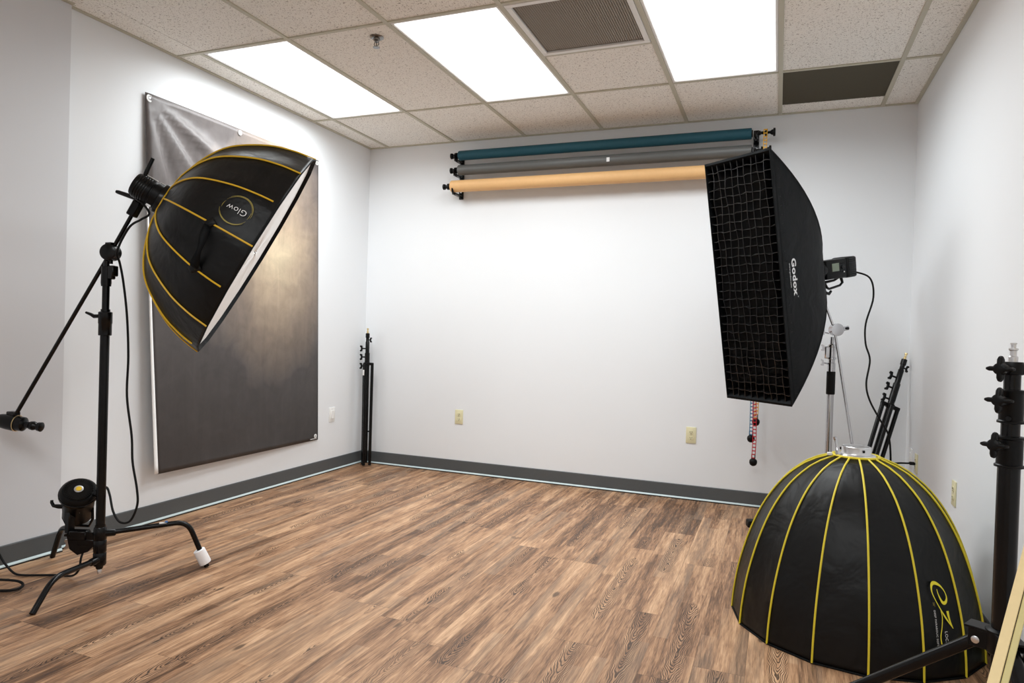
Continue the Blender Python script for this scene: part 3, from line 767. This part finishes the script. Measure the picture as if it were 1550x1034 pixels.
f = MB(); f.lathe([(.05, .012), (.056, .015), (.066, .015), (.07, .02), (.245, .0215)], (CX, CY, 0), Z, 18); f.build('base_tube', M['black'], t)
f = MB(); f.lathe([(0, .008), (.012, .010), (.02, .006)], (CX, CY, .030), Z, 10); f.build('base_bolt', M['alu'], t)
for a in (-.6, .2):
    f = MB(); f.box((CX + .021 * math.cos(a - 1), CY + .021 * math.sin(a - 1), .135), (.006, .006, .008), bevel=.001); f.build('set_screw', M['chrome'], t)

# ------------------------------------------------------------------ spare strobe clamped low on the boom stand
MF, MBk = V((.4475, -2.838, .392)), V((.432, -2.775, .235))
ma = (MF - MBk).normalized(); mx_ = ma.cross(Z).normalized(); my_ = ma.cross(mx_).normalized()
ma = V((.53, -.38, .755)).normalized(); mx_, my_ = perp(ma)
MF = V((.4475, -2.838, .392))
t = thing('monolight', 'black studio flash head with amber centre clamped beside the boom stand base', 'strobe light', (.44, -2.80, .12))
f = MB(); f.lathe([(0, .062), (-.010, .072), (-.016, .073), (-.04, .073), (-.055, .064), (-.15, .060), (-.175, .060), (-.185, .05)], MF, ma, 32); f.build('body', M['blackp'], t)
f = MB(); f.lathe([(.001, .056), (.004, .054), (.0055, .03), (.006, .004)], MF, ma, 32)
for k in range(36):
    a = 2 * PI * k / 36; r_ = mx_ * math.cos(a) + my_ * math.sin(a); f.box(MF + ma * .003 + r_ * .048, (.014, .0035, .006), (r_, ma.cross(r_), ma))
f.build('fin_ring', M['black'], t)
f = MB(); f.lathe([(0, .017), (.004, .018), (.005, .013)], MF + ma * .005, ma, 20); f.build('bezel', M['alu'], t)
f = MB(); f.lathe([(0, .012), (.003, .011)], MF + ma * .0085, ma, 16); f.build('amber_lamp', M['led'], t)
f = MB(); f.lathe([(-.02, .0745), (-.022, .0765), (-.032, .0765), (-.034, .0745)], MF, ma, 32); f.box(MF - ma * .027 + V((.08, .02, 0)), (.03, .016, .012), bevel=.003); f.build('locking_ring', M['black'], t)
br = V((.93, .366, 0)); c0 = MF - ma * .125
f = MB(); f.tube([c0 + br * -.064, c0 + br * -.066 - Z * .05, c0 + br * -.05 - Z * .082, c0 + br * .05 - Z * .082, c0 + br * .066 - Z * .05, c0 + br * .064], .006, 8); f.build('yoke', M['black'], t)
f = MB(); p = c0 - br * .062 + ma * .02; f.tube([p + fw * -.04 + br * .05, p + fw * -.04, p + fw * -.045 - br * .018 + Z * .004, p + fw * -.045 - br * .026 + Z * .018, p + fw * -.045 - br * .026 + Z * .028], [.010, .010, .008, .007, .006], 8); f.build('tilt_lever', M['black'], t)
f = MB(); p = c0 - fw * .055; f.box(p - Z * .035, (.030, .030, .13), bevel=.004); f.cyl(p - br * .02 + Z * .02, p + br * .02 + Z * .02, .018, n=16); f.build('swivel', M['black'], t)
f = MB(); q = V((.452, -2.832, .195)); f.box(q, (.075, .04, .04), (br, fw, Z), bevel=.004); f.box(q + V((.035, .012, -.03)), (.08, .03, .03), (br, fw, Z), bevel=.004)
f.prism([(-.05, .015), (.06, .025), (.085, -.02), (.045, -.060), (0, -.075), (-.035, -.05)], q - Z * .01, br, Z, fw, .030); f.build('clamp', M['black'], t)
f = MB(); wingknob(f, q - br * .028 - Z * .035, -br + V((0, 0, -.25)), Z, .028, .8); f.build('wing_bolt', M['chrome'], t)
f = MB(); wingknob(f, q - br * .03 + Z * .0, -br, V((.36, -.93, 0)), .02, .7); f.build('wing_bolt', M['black'], t)
f = MB(); f.box(MF - ma * .11 + V((.055, -.03, 0)), (.004, .012, .04), bevel=.001); f.build('badge', M['white'], t)

# cables on the left
CB = [(.711, -2.740, 1.610), (.698, -2.767, 1.577), (.678, -2.786, 1.558), (.653, -2.790, 1.538), (.626, -2.796, 1.495), (.621, -2.809, 1.459), (.614, -2.813, 1.422)]
def cable(pts, r, name, label, cat='cable', m=None, n=7):
    f = MB(); f.tube(smoothpath(pts, n), r, 8); return tag(f.build(name, m or M['rubber']), label, cat)
cable([HUB + NA * .11 - E1 * .046, CB[0], CB[1], CB[2], CB[3], CB[4], CB[5], CB[6], (.598, -2.785, 1.385), (.612, -2.776, 1.297), (.630, -2.770, 1.154), (.641, -2.768, .982), (.641, -2.770, .81), (.665, -2.762, .638), (.672, -2.760, .524), (.694, -2.754, .41), (.700, -2.755, .338), (.672, -2.765, .268), (.632, -2.782, .262), (.599, -2.790, .306), (.560, -2.778, .372), (.525, -2.770, .400), (.49, -2.79, .385)], .0048, 'power_cord', 'black power cord drooping in a loop from the strobe on the boom')
cable([(.452, -2.80, .15), (.475, -2.84, .10), (.47, -2.845, .05), (.42, -2.84, .012), (.34, -2.855, .007), (.28, -2.886, .007), (.215, -2.918, .007), (.165, -2.924, .012), (.110, -2.93, .05), (.082, -2.945, .10), (.075, -2.99, .12)], .0048, 'power_cord', 'thin black cord running along the floor from the flash head to the left wall')
cable([(.14, -3.10, .03), (.22, -3.06, .035), (.315, -3.012, .03), (.352, -3.004, .018), (.365, -3.03, .010), (.33, -3.06, .007), (.27, -3.085, .007), (.2, -3.11, .007)], .0055, 'coiled_cable', 'loop of thick black cable lying on the floor at the left edge')

# ------------------------------------------------------------------ folded light stands
def folded_stand(base, top, label, hub_t=.70, legs=((1, 0), (-.5, .8), (-.5, -.8)), knob_d=(-1, 0, 0), legr=.010, spread=.030, low=.02):
    base, top = V(base), V(top); ax = (top - base); L = ax.length; ax.normalize()
    ex = V(knob_d); ex = (ex - ax * ex.dot(ax)).normalized(); ey = ax.cross(ex)
    t = thing('folded_light_stand', label, 'light stand', base, None)
    f = MB(); f.lathe([(.03, .019), (L * .72, .019), (L * .72, .0205), (L * .82, .0205), (L * .82, .0165), (L * .90, .0165), (L * .905, .013), (L * .93, .013), (L * .932, .017), (L * .962, .017), (L * .965, .009)], base, ax, 18); f.build('column', M['black'], t)
    f = MB(); f.lathe([(L * .962, .0075), (L * .975, .0085), (L * .98, .006), (L * .99, .006), (L * .992, .0085), (L, .0085)], base, ax, 14); f.build('spigot', M['brass'], t)
    f = MB(); f.lathe([(L * hub_t - .012, .022), (L * hub_t - .010, .024), (L * hub_t + .012, .024), (L * hub_t + .015, .018)], base, ax, 18)
    for a, c, spread in legs:
        dd = (ex * a + ey * c).normalized(); f.box(base + ax * (L * hub_t) + dd * (spread * .7), (spread * 1.5, .022, .022), (dd, ax.cross(dd), ax), bevel=.003)
    f.build('leg_hub', M['blackp'], t)
    for a, c, spread in legs:
        dd = (ex * a + ey * c).normalized()
        f = MB(); f.tube([base + ax * (L * hub_t) + dd * spread * 1.2, base + ax * low + dd * spread * 1.05], legr, 12)
        lg = f.build('leg', M['black'], t)
        f = MB(); f.lathe([(0, .0125), (.03, .0125), (.034, .009)], base + ax * (low - .012) + dd * spread * 1.05, ax, 12); f.build('foot_cap', M['rubber'], lg)
        f = MB(); f.box(base + ax * (L * .25) + dd * (spread * .55), (spread, .010, .012), (dd, ax.cross(dd), ax), bevel=.002); f.build('brace', M['black'], lg)
    for hh, s in ((.852, 1), (.79, 1), (.725, 1)):
        f = MB(); wingknob(f, base + ax * (L * hh) + ex * .015, ex * s, ax, .034, 1.0); f.build('knob', M['blackp'], t)
    f = MB(); wingknob(f, base + ax * (L * .915) - ex * .008 , (-ex * .9 + ey * .2), ax, .020, .8); f.build('knob', M['blackp'], t)
    return t
t = folded_stand((.110, -.118, 0), (.086, -.095, 1.142), 'folded black light stand standing upright in the left back corner', .74, ((.9, -.3, .022), (.25, 1.0, .026), (-.95, .15, .038)), (-.93, -.366, 0), .0125, .036)
f = MB(); f.box((.092, -.150, .775), (.014, .005, .045), bevel=.001); f.build('label_sticker', M['white'], t)
folded_stand((3.715, -.40, .03), (4.018, -.060, 1.085), 'folded black light stand leaning against the right back corner', .69, ((.95, .25, .044), (-.95, -.2, .044), (.1, 1, .024)), (-.85, -.2, .3), .0125, .040)

# ------------------------------------------------------------------ strip softbox with egg-crate grid on the right
SC = V((3.1105, -1.0549, 1.4513)); U = V((.7746, -.6324, -.0099)); B = V((.6224, .7595, .189)); Vv = V((-.112, -.1525, .9819))
Hw, Hh, L = .2166, .65, .535
def half(t):
    s = max(0, 1 - t / L) ** .56
    return .060 + (Hw - .060) * s, .070 + (Hh - .070) * s
def ring(t, k=1.0, n=10, m=24, puff=.0):
    w, h = half(t); w *= k; h *= k; out = []
    for i in range(n): q = i / n; out.append(SC + B * t + U * (-w + 2 * w * q) + Vv * h)
    for i in range(m): q = i / m; out.append(SC + B * t + U * w + Vv * (h - 2 * h * q))
    for i in range(n): q = i / n; out.append(SC + B * t + U * (w - 2 * w * q) - Vv * h)
    for i in range(m): q = i / m; out.append(SC + B * t - U * w + Vv * (-h + 2 * h * q))
    return out
t = thing('strip_softbox', 'tall black rectangular softbox with a fabric grid front on the right', 'softbox', SC + B * L)
f = MB(); ts = [0, .03, .07, .12, .18, .24, .30, .36, .41, .45, .48, .505, .522, .532, L]
f.grid([ring(q) for q in ts], True); o = f.build('fabric_shell', M['fabric2'], t, ang=40)
md = o.modifiers.new('thick', 'SOLIDIFY'); md.thickness = .003; md.offset = -1
f = MB()
for su in (-1, 1):
    for sv in (-1, 1):
        f.tube([SC + B * q + U * (su * (half(q)[0])) + Vv * (sv * half(q)[1]) for q in ts], .0035, 6)
f.build('corner_seam', M['fabric'], t)
f = MB(); n_ = len(ring(0)); f.grid([ring(-.012, 1.006), ring(-.014, .985), ring(.055, .97)], True); f.grid([ring(.012, 1.004), ring(-.012, 1.006)], True); f.build('front_lip', M['fabric2'], t, ang=60)
f = MB(); NC, NR = 10, 28; gd = .062
def wav(i, q): return .0035 * math.sin(q * 19 + i * 2.1) + .0025 * math.sin(q * 43 + i * 5.7)
def strip(f, P0, P1, n, amp, disp, i):
    rows = []
    for k in range(n + 1):
        q = k / n; p = P0.lerp(P1, q); dd = disp * (wav(i, q) * amp); dz = B * (.003 * math.sin(q * 31 + i * 3))
        th_ = disp * .0012
        rows.append([p + dd * 1.0 + dz - th_, p + dd * 1.0 + dz + th_, p + dd * .3 + B * gd + th_, p + dd * .3 + B * gd - th_])
    f.grid(rows, True)
z0 = SC - B * .008
for i in range(1, NC):
    a = -Hw + 2 * Hw * i / NC; strip(f, z0 + U * a - Vv * Hh * .985, z0 + U * a + Vv * Hh * .985, 84, 1.0, U, i)
for j in range(1, NR):
    a = -Hh + 2 * Hh * j / NR; strip(f, z0 - U * Hw * .97 + Vv * a, z0 + U * Hw * .97 + Vv * a, 40, .8, Vv, j + 40)
f.build('honeycomb_grid', M['gridf'], t)
f = MB(); f.grid([[SC + B * .07 + U * (.95 * half(.07)[0] * (2 * i / 8 - 1)) + Vv * (.97 * half(.07)[1] * (2 * j / 16 - 1)) for i in range(9)] for j in range(17)]); f.build('white_diffuser', M['diffcloth'], t)
f = MB(); f.lathe([(L - .02, .066), (L + .012, .072), (L + .02, .060)], SC, B, 28); f.build('mount_ring', M['black'], t)
def smap(t0, v0, lift=.003):
    def fn(a, b_):
        tt = t0 + b_ / 1.03; w = half(tt)[0]
        dw = (half(tt + .004)[0] - half(tt - .004)[0]) / .008
        nr = (U - B * dw).normalized()
        return SC + B * tt + U * w + Vv * (v0 - a) + nr * lift
    return fn
lettering('lettering', 'Godox', .062, smap(.100, .098), M['wprint'], t, bold=.0024, sp=1.1)
lettering('lettering', 'www.godox.com', .0185, smap(.073, .076), M['wprint'], t, sp=1.0)
lettering('lettering', '®', .012, smap(.135, -.100), M['wprint'], t)
# strobe behind it
sd = (B - Z * .02).normalized(); sx = U; 
sx = (U - sd * U.dot(sd)).normalized(); sz = sx.cross(sd)
if sz.z < 0: sz = -sz
SO = SC + B * L + B * .005 - Vv * .012
t = thing('battery_strobe', 'black strobe with grey display and loop handle behind the strip softbox', 'strobe light', SO + sd * .15)
f = MB(); f.lathe([(0, .056), (.03, .056), (.034, .05), (.06, .048)], SO, sd, 26); f.box(SO + sd * .175, (.094, .25, .112), (sx, sd, sz), bevel=.010, seg=2)
f.box(SO + sd * .275, (.104, .095, .122), (sx, sd, sz), bevel=.012, seg=2); f.build('body', M['blackp'], t)
f = MB(); f.box(SO + sd * .130 + sx * .0475 + sz * .010, (.003, .062, .046), (sx, sd, sz), bevel=.001); f.build('display', M['lcd'], t)
f = MB()
f.lathe([(0, .012), (.006, .011)], SO + sd * .192 + sx * .047 + sz * .006, sx, 14); f.build('dial', M['black'], t)
for i in range(3):
    for j in range(3):
        f = MB(); f.lathe([(0, .004), (.003, .0035)], SO + sd * (.178 + .016 * i) + sx * .047 + sz * (-.018 + .024 * j), sx, 8); f.build('button', M['black'], t)
f = MB(); f.lathe([(0, .005), (.003, .004)], SO + sd * .205 + sx * .047 - sz * .022, sx, 10); f.build('indicator', M['wprint'], t)
f = MB()
for i in range(9): f.box(SO + sd * .277 + sx * .053 + sz * (-.048 + .012 * i), (.003, .066, .005), (sx, sd, sz))
f.build('vent_slats', M['black'], t)
f = MB(); hz = -sz * .058
f.tube([SO + sd * .24 + hz, SO + sd * .25 + hz - sz * .03, SO + sd * .225 + hz - sz * .045, SO + sd * .125 + hz - sz * .055, SO + sd * .105 + hz - sz * .045, SO + sd * .088 + hz - sz * .018], [.009, .008, .007, .007, .008, .008], 10)
f.build('handle', M['black'], t)
f = MB(); f.tube([SO + sd * .03 + hz - sz * .016, SO + sd * .175 + hz - sz * .010, SO + sd * .225 + hz + sz * .004], [.010, .007, .006], 8); f.box(SO + sd * .045 + hz - sz * .03, (.04, .05, .06), (sx, sd, sz), bevel=.005)
f.sphere(SO + sd * .06 + hz - sz * .065, .024, 14); f.tube([SO + sd * .06 + hz - sz * .07 + sx * .02, SO + sd * .085 + hz - sz * .08 + sx * .026, SO + sd * .105 + hz - sz * .066 + sx * .026], [.010, .009, .007], 8)
f.build('tilt_bracket', M['black'], t)
ST = SO + sd * .052 + hz - sz * .075
PW = SO + sd * .30
cable([SO + sd * .318 - sz * .022, SO + sd * .342 - sz * .030, (3.762, -.385, 1.53), (3.787, -.376, 1.414), (3.750, -.393, 1.256), (3.753, -.393, 1.138), (3.778, -.40, 1.041), (3.760, -.43, .903), (3.780, -.44, .806), (3.833, -.45, .702), (3.882, -.44, .613), (3.900, -.43, .477), (3.905, -.42, .25), (3.92, -.42, .06), (3.93, -.47, .007), (3.93, -.60, .007), (3.86, -.75, .007)], .0055, 'power_cord', 'black power cord hanging from the strobe behind the strip softbox')
f = MB(); c = V((W - .012, -.375, .4475)); f.box(c - X * .012, (.03, .022, .018), bevel=.004); f.tube(smoothpath([c - X * .025, c + V((-.09, .01, -.008)), c + V((-.16, .0, -.03)), c + V((-.20, -.06, -.16)), c + V((-.21, -.10, -.32)), c + V((-.20, -.14, -.4405)), c + V((-.16, -.22, -.4405))], 6), .005, 8)
tag(f.build('plug_cord', M['rubber']), 'black plug and cord in the outlet near the right corner', 'cable')

# ------------------------------------------------------------------ chrome C-stand under the strip softbox
PX, PY = 3.560, -.585
t = thing('chrome_stand', 'chrome grip stand with black sleeve holding the strip softbox', 'light stand', (PX, PY, 0))
f = MB(); f.lathe([(.06, .0185), (.86, .0185)], (PX, PY, 0), Z, 22); f.build('column', M['chrome'], t)
f = MB(); f.lathe([(.838, .021), (.842, .0235), (.968, .0235), (.972, .021)], (PX, PY, 0), Z, 22); f.build('grip_sleeve', M['rubber'], t)
f = MB(); f.lathe([(.97, .0215), (1.02, .0215), (1.022, .019), (1.04, .019), (1.042, .025), (1.052, .025), (1.054, .020), (1.11, .020), (1.112, .024), (1.122, .022), (1.13, .012), (1.17, .011)], (PX, PY, 0), Z, 22); f.build('riser_collar', M['chrome'], t)
cl = V((-.93, -.366, 0))
f = MB(); f.box(V((PX, PY, 1.08)) + cl * .028, (.028, .02, .07), (cl, V((.366, -.93, 0)), Z), bevel=.005); f.build('clamp_block', M['alu'], t)
for zz, s in ((1.10, .7), (1.015, .7), (1.19, .6)):
    f = MB(); wingknob(f, V((PX, PY, zz)) + cl * .022, cl + V((0, 0, .2)), Z, .030, s); f.build('wing_bolt', M['chrome'], t)
GH = V((3.566, -.600, 1.212)); gn = V((.366, -.93, 0))
f = MB(); f.lathe([(-.022, .030), (-.02, .036), (.02, .036), (.022, .030)], GH + V((.012, 0, 0)), gn, 24); f.box(GH + gn * .018 + V((.035, .013, .004)), (.085, .012, .024), ((V((.93, .366, .25))).normalized(), gn, V((-.24, -.09, .96)).normalized()), bevel=.005); f.build('grip_head', M['chrome'], t)
f = MB(); f.cyl(GH + gn * .024 + V((.06, .02, .01)), GH + gn * .03 + V((.06, .02, .01)), .008, n=12); f.build('handle_pin', M['black'], t)
GB = V((3.672, -.72, .56))
ad = (GH - GB).normalized(); at_ = ST
f = MB(); f.tube([GB, GH - gn * -.006, at_], .0075, 12); f.build('grip_arm', M['chrome'], t)
f = MB(); f.lathe([(0, .013), (.05, .013)], at_ - Z * .03, (at_ - GH).normalized(), 14); f.build('arm_socket', M['black'], t)
for (fx_, fy_, zz, ft) in ((3.158, -.70, .10, True), (3.77, -.93, .14, False), (3.41, -.18, .18, False)):
    c0 = V((PX, PY, zz)); d = V((fx_ - PX, fy_ - PY, 0)); LL = d.length; d.normalize()
    P_ = [c0 + d * .02, c0 + d * (LL * .45) + Z * .005, c0 + d * (LL * .68) + Z * .004, c0 + d * (LL * .82) - Z * (zz * .16), V((fx_, fy_, .066))]
    f = MB(); f.tube(smoothpath(P_, 6), .0115, 12); lg = f.build('leg', M['chrome'], t)
    f = MB(); f.lathe([(-.024, .024), (.024, .024)], c0, Z, 18); f.build('leg_hub', M['chrome'], lg)
    f = MB(); q = V((fx_, fy_, .0)); f.lathe([(.001, .014), (.045, .013)], q, Z, 14); f.build('foot_stub', M['chrome'], lg)
    f = MB(); f.box(q + Z * .066, (.05, .05, .044), (d, Z.cross(d), Z), bevel=.005); f.build('foot_cap', M['rubber'], lg)

# ------------------------------------------------------------------ tall folded stand at the right edge
NX, NY = 3.705, -3.270
t = thing('heavy_light_stand', 'tall black light stand with three star knobs close to the right edge', 'light stand', (NX, NY, 0))
f = MB(); f.lathe([(.36, .0195), (.90, .0195)], (NX, NY, 0), Z, 26); f.build('main_tube', M['black'], t)
f = MB(); f.lathe([(.895, .0215), (.896, .0255), (.900, .0255), (.902, .0225), (.951, .0225), (.953, .025), (.957, .025), (.958, .0205)], (NX, NY, 0), Z, 26); f.build('lower_collar', M['blackp'], t)
f = MB(); f.lathe([(.955, .0165), (.985, .0165)], (NX, NY, 0), Z, 22); f.build('middle_tube', M['black'], t)
f = MB(); f.lathe([(.983, .019), (.984, .0235), (.988, .0235), (.990, .021), (1.042, .021), (1.044, .0225), (1.050, .0225), (1.051, .017)], (NX, NY, 0), Z, 26); f.build('upper_collar', M['blackp'], t)
f = MB(); f.lathe([(1.048, .0145), (1.083, .0145)], (NX, NY, 0), Z, 20); f.build('top_tube', M['black'], t)
f = MB(); f.lathe([(1.080, .016), (1.082, .0195), (1.100, .0195), (1.106, .017)], (NX, NY, 0), Z, 20); f.box((NX + .012, NY, 1.092), (.03, .02, .022), bevel=.004); f.build('top_collar', M['blackp'], t)
f = MB(); f.lathe([(1.104, .0085), (1.116, .0085), (1.118, .006), (1.128, .006), (1.130, .0085), (1.133, .0085), (1.134, .0045), (1.141, .0045), (1.142, .006), (1.144, .006)], (NX, NY, 0), Z, 16); f.build('spigot', M['alu'], t)
cl = V((-.93, -.366, 0)); gn = V((.366, -.93, 0))
def starknob(p, d, s=1.0):
    f = MB(); d = V(d).normalized(); ux = d.cross(Z).normalized(); uz = ux.cross(d)
    f.lathe([(0, .008), (.018, .0085), (.024, .011)], p, d, 14)
    n = 40; out = []
    for k in range(n):
        a = 2 * PI * k / n + .4; r = (.0125 + .014 * max(0, math.cos(4 * a)) ** 1.1) * s; out.append((r * math.cos(a), r * math.sin(a)))
    rows = []
    for q, kk in ((.022, .55), (.024, .92), (.030, 1.0), (.036, .92), (.038, .6)):
        rows.append([p + d * q + ux * (a * kk) + uz * (b_ * kk) for a, b_ in out])
    vs = f.grid(rows, True); f.bm.faces.new(vs[0]); f.bm.faces.new(vs[-1])
    return f
for zz, rr, dd in ((1.092, .016, cl + gn * .55), (1.026, .018, cl + gn * .55 + Z * .1), (.938, .020, cl + gn * .45 + Z * .08)):
    starknob(V((NX, NY, zz)) + V(dd).normalized() * rr, dd).build('star_knob', M['blackp'], t)
f = MB(); f.lathe([(0, .006), (.004, .005)], V((NX, NY, .994)) + (cl + gn).normalized() * .021, cl + gn, 12); f.build('collar_bolt', M['black'], t)
f = MB(); hz_ = .551
f.lathe([(hz_ - .03, .026), (hz_ - .026, .029), (hz_ + .016, .029), (hz_ + .020, .023)], (NX, NY, 0), Z, 24)
legs = [(150, .65), (276, .60), (72, .34)]
for a, sp in legs:
    d = V((math.cos(th(a)), math.sin(th(a)), 0)); sd_ = Z.cross(d)
    f.box(V((NX, NY, hz_ + .012)) + d * .036, (.050, .042, .005), (d, sd_, (Z + d * .15).normalized()), bevel=.001)
    for s in (-1, 1): f.box(V((NX, NY, hz_ - .008)) + d * .034 + sd_ * (s * .0185), (.040, .003, .036), (d, sd_, Z), bevel=.001)
f.build('leg_hub', M['blackp'], t)
for a, sp in legs:
    d = V((math.cos(th(a)), math.sin(th(a)), 0)); sd_ = Z.cross(d)
    p0 = V((NX, NY, hz_ - .008)) + d * .036; p1 = V((NX, NY, .014)) + d * sp; q = (p1 - p0).normalized(); nz_ = q.cross(sd_).normalized()
    f = MB(); f.box((p0 + p1) / 2, ((p1 - p0).length, .030, .024), (q, sd_, nz_), bevel=.009, seg=4); lg = f.build('leg', M['black'], t)
    f = MB(); f.lathe([(-.022, .006), (-.021, .0075), (.021, .0075), (.022, .006)], p0 + q * .006, sd_, 14); f.build('hinge_bolt', M['alu'], lg)
    f = MB(); f.box(p1 + Z * .002, (.05, .036, .028), (q, sd_, nz_), bevel=.005); f.build('foot_cap', M['rubber'], lg)
    f = MB(); f.tube([(p0 + p1) / 2 + nz_ * .008, V((NX, NY, hz_ - .19 if a != 72 else hz_ - .16)) + d * .02], .005, 8); f.build('brace', M['black'], lg)

# ------------------------------------------------------------------ pale wooden lath leaning at the right edge
A_, B_ = V((3.569, -3.755, .661)), V((3.625, -3.656, .786)); d = (B_ - A_).normalized()
P0 = A_ - d * (A_.z - .003) / d.z; P1 = A_ + d * ((4.012 - A_.x) / d.x)
vw = (A_ - V((3.267, -4.8886, 1.1315))).normalized(); sdv = d.cross(vw).normalized(); dpv = sdv.cross(d).normalized()
t = thing('wooden_lath', 'pale grooved wooden lath leaning against the right wall at the photo edge', 'wooden strip', P0)
if sdv.dot(X) < 0: sdv = -sdv
f = MB(); f.box((P0 + P1) / 2 - sdv * .0035, ((P1 - P0).length, .0135, .030), (d, sdv, dpv), bevel=.001); f.build('front_strip', M['wood'], t)
f = MB(); f.box((P0 + P1) / 2 + sdv * .0085, ((P1 - P0).length, .0085, .026), (d, sdv, dpv), bevel=.001); f.build('side_strip', M['wood2'], t)
f = MB(); f.box((P0 + P1) / 2 + sdv * .0035, ((P1 - P0).length - .004, .003, .024), (d, sdv, dpv)); f.build('groove', M['slot'], t)

# ------------------------------------------------------------------ camera, world, colour management
cam = bpy.data.cameras.new('camera'); co = bpy.data.objects.new('camera', cam); link(co)
cam.sensor_width = 36; cam.lens = 36 * 1021.26 / 1550; cam.clip_start = .02
Rm = Matrix(((.92998964, -.03238342, .36615651), (.36632706, -.00071308, -.93048588), (.03039341, .99947527, .01119977)))
co.matrix_world = Matrix.Translation((3.267, -4.8886, 1.1315)) @ Rm.to_4x4()
sc.camera = co
wd = bpy.data.worlds.new('world'); sc.world = wd; wd.use_nodes = True
wd.node_tree.nodes['Background'].inputs[0].default_value = (.5, .5, .5, 1); wd.node_tree.nodes['Background'].inputs[1].default_value = .3
sc.view_settings.view_transform = 'Standard'; sc.view_settings.look = 'None'; sc.view_settings.gamma = 1; sc.view_settings.use_curve_mapping = False
sc.view_settings.exposure = 0.12
sc.cycles.max_bounces = 10; sc.cycles.diffuse_bounces = 7
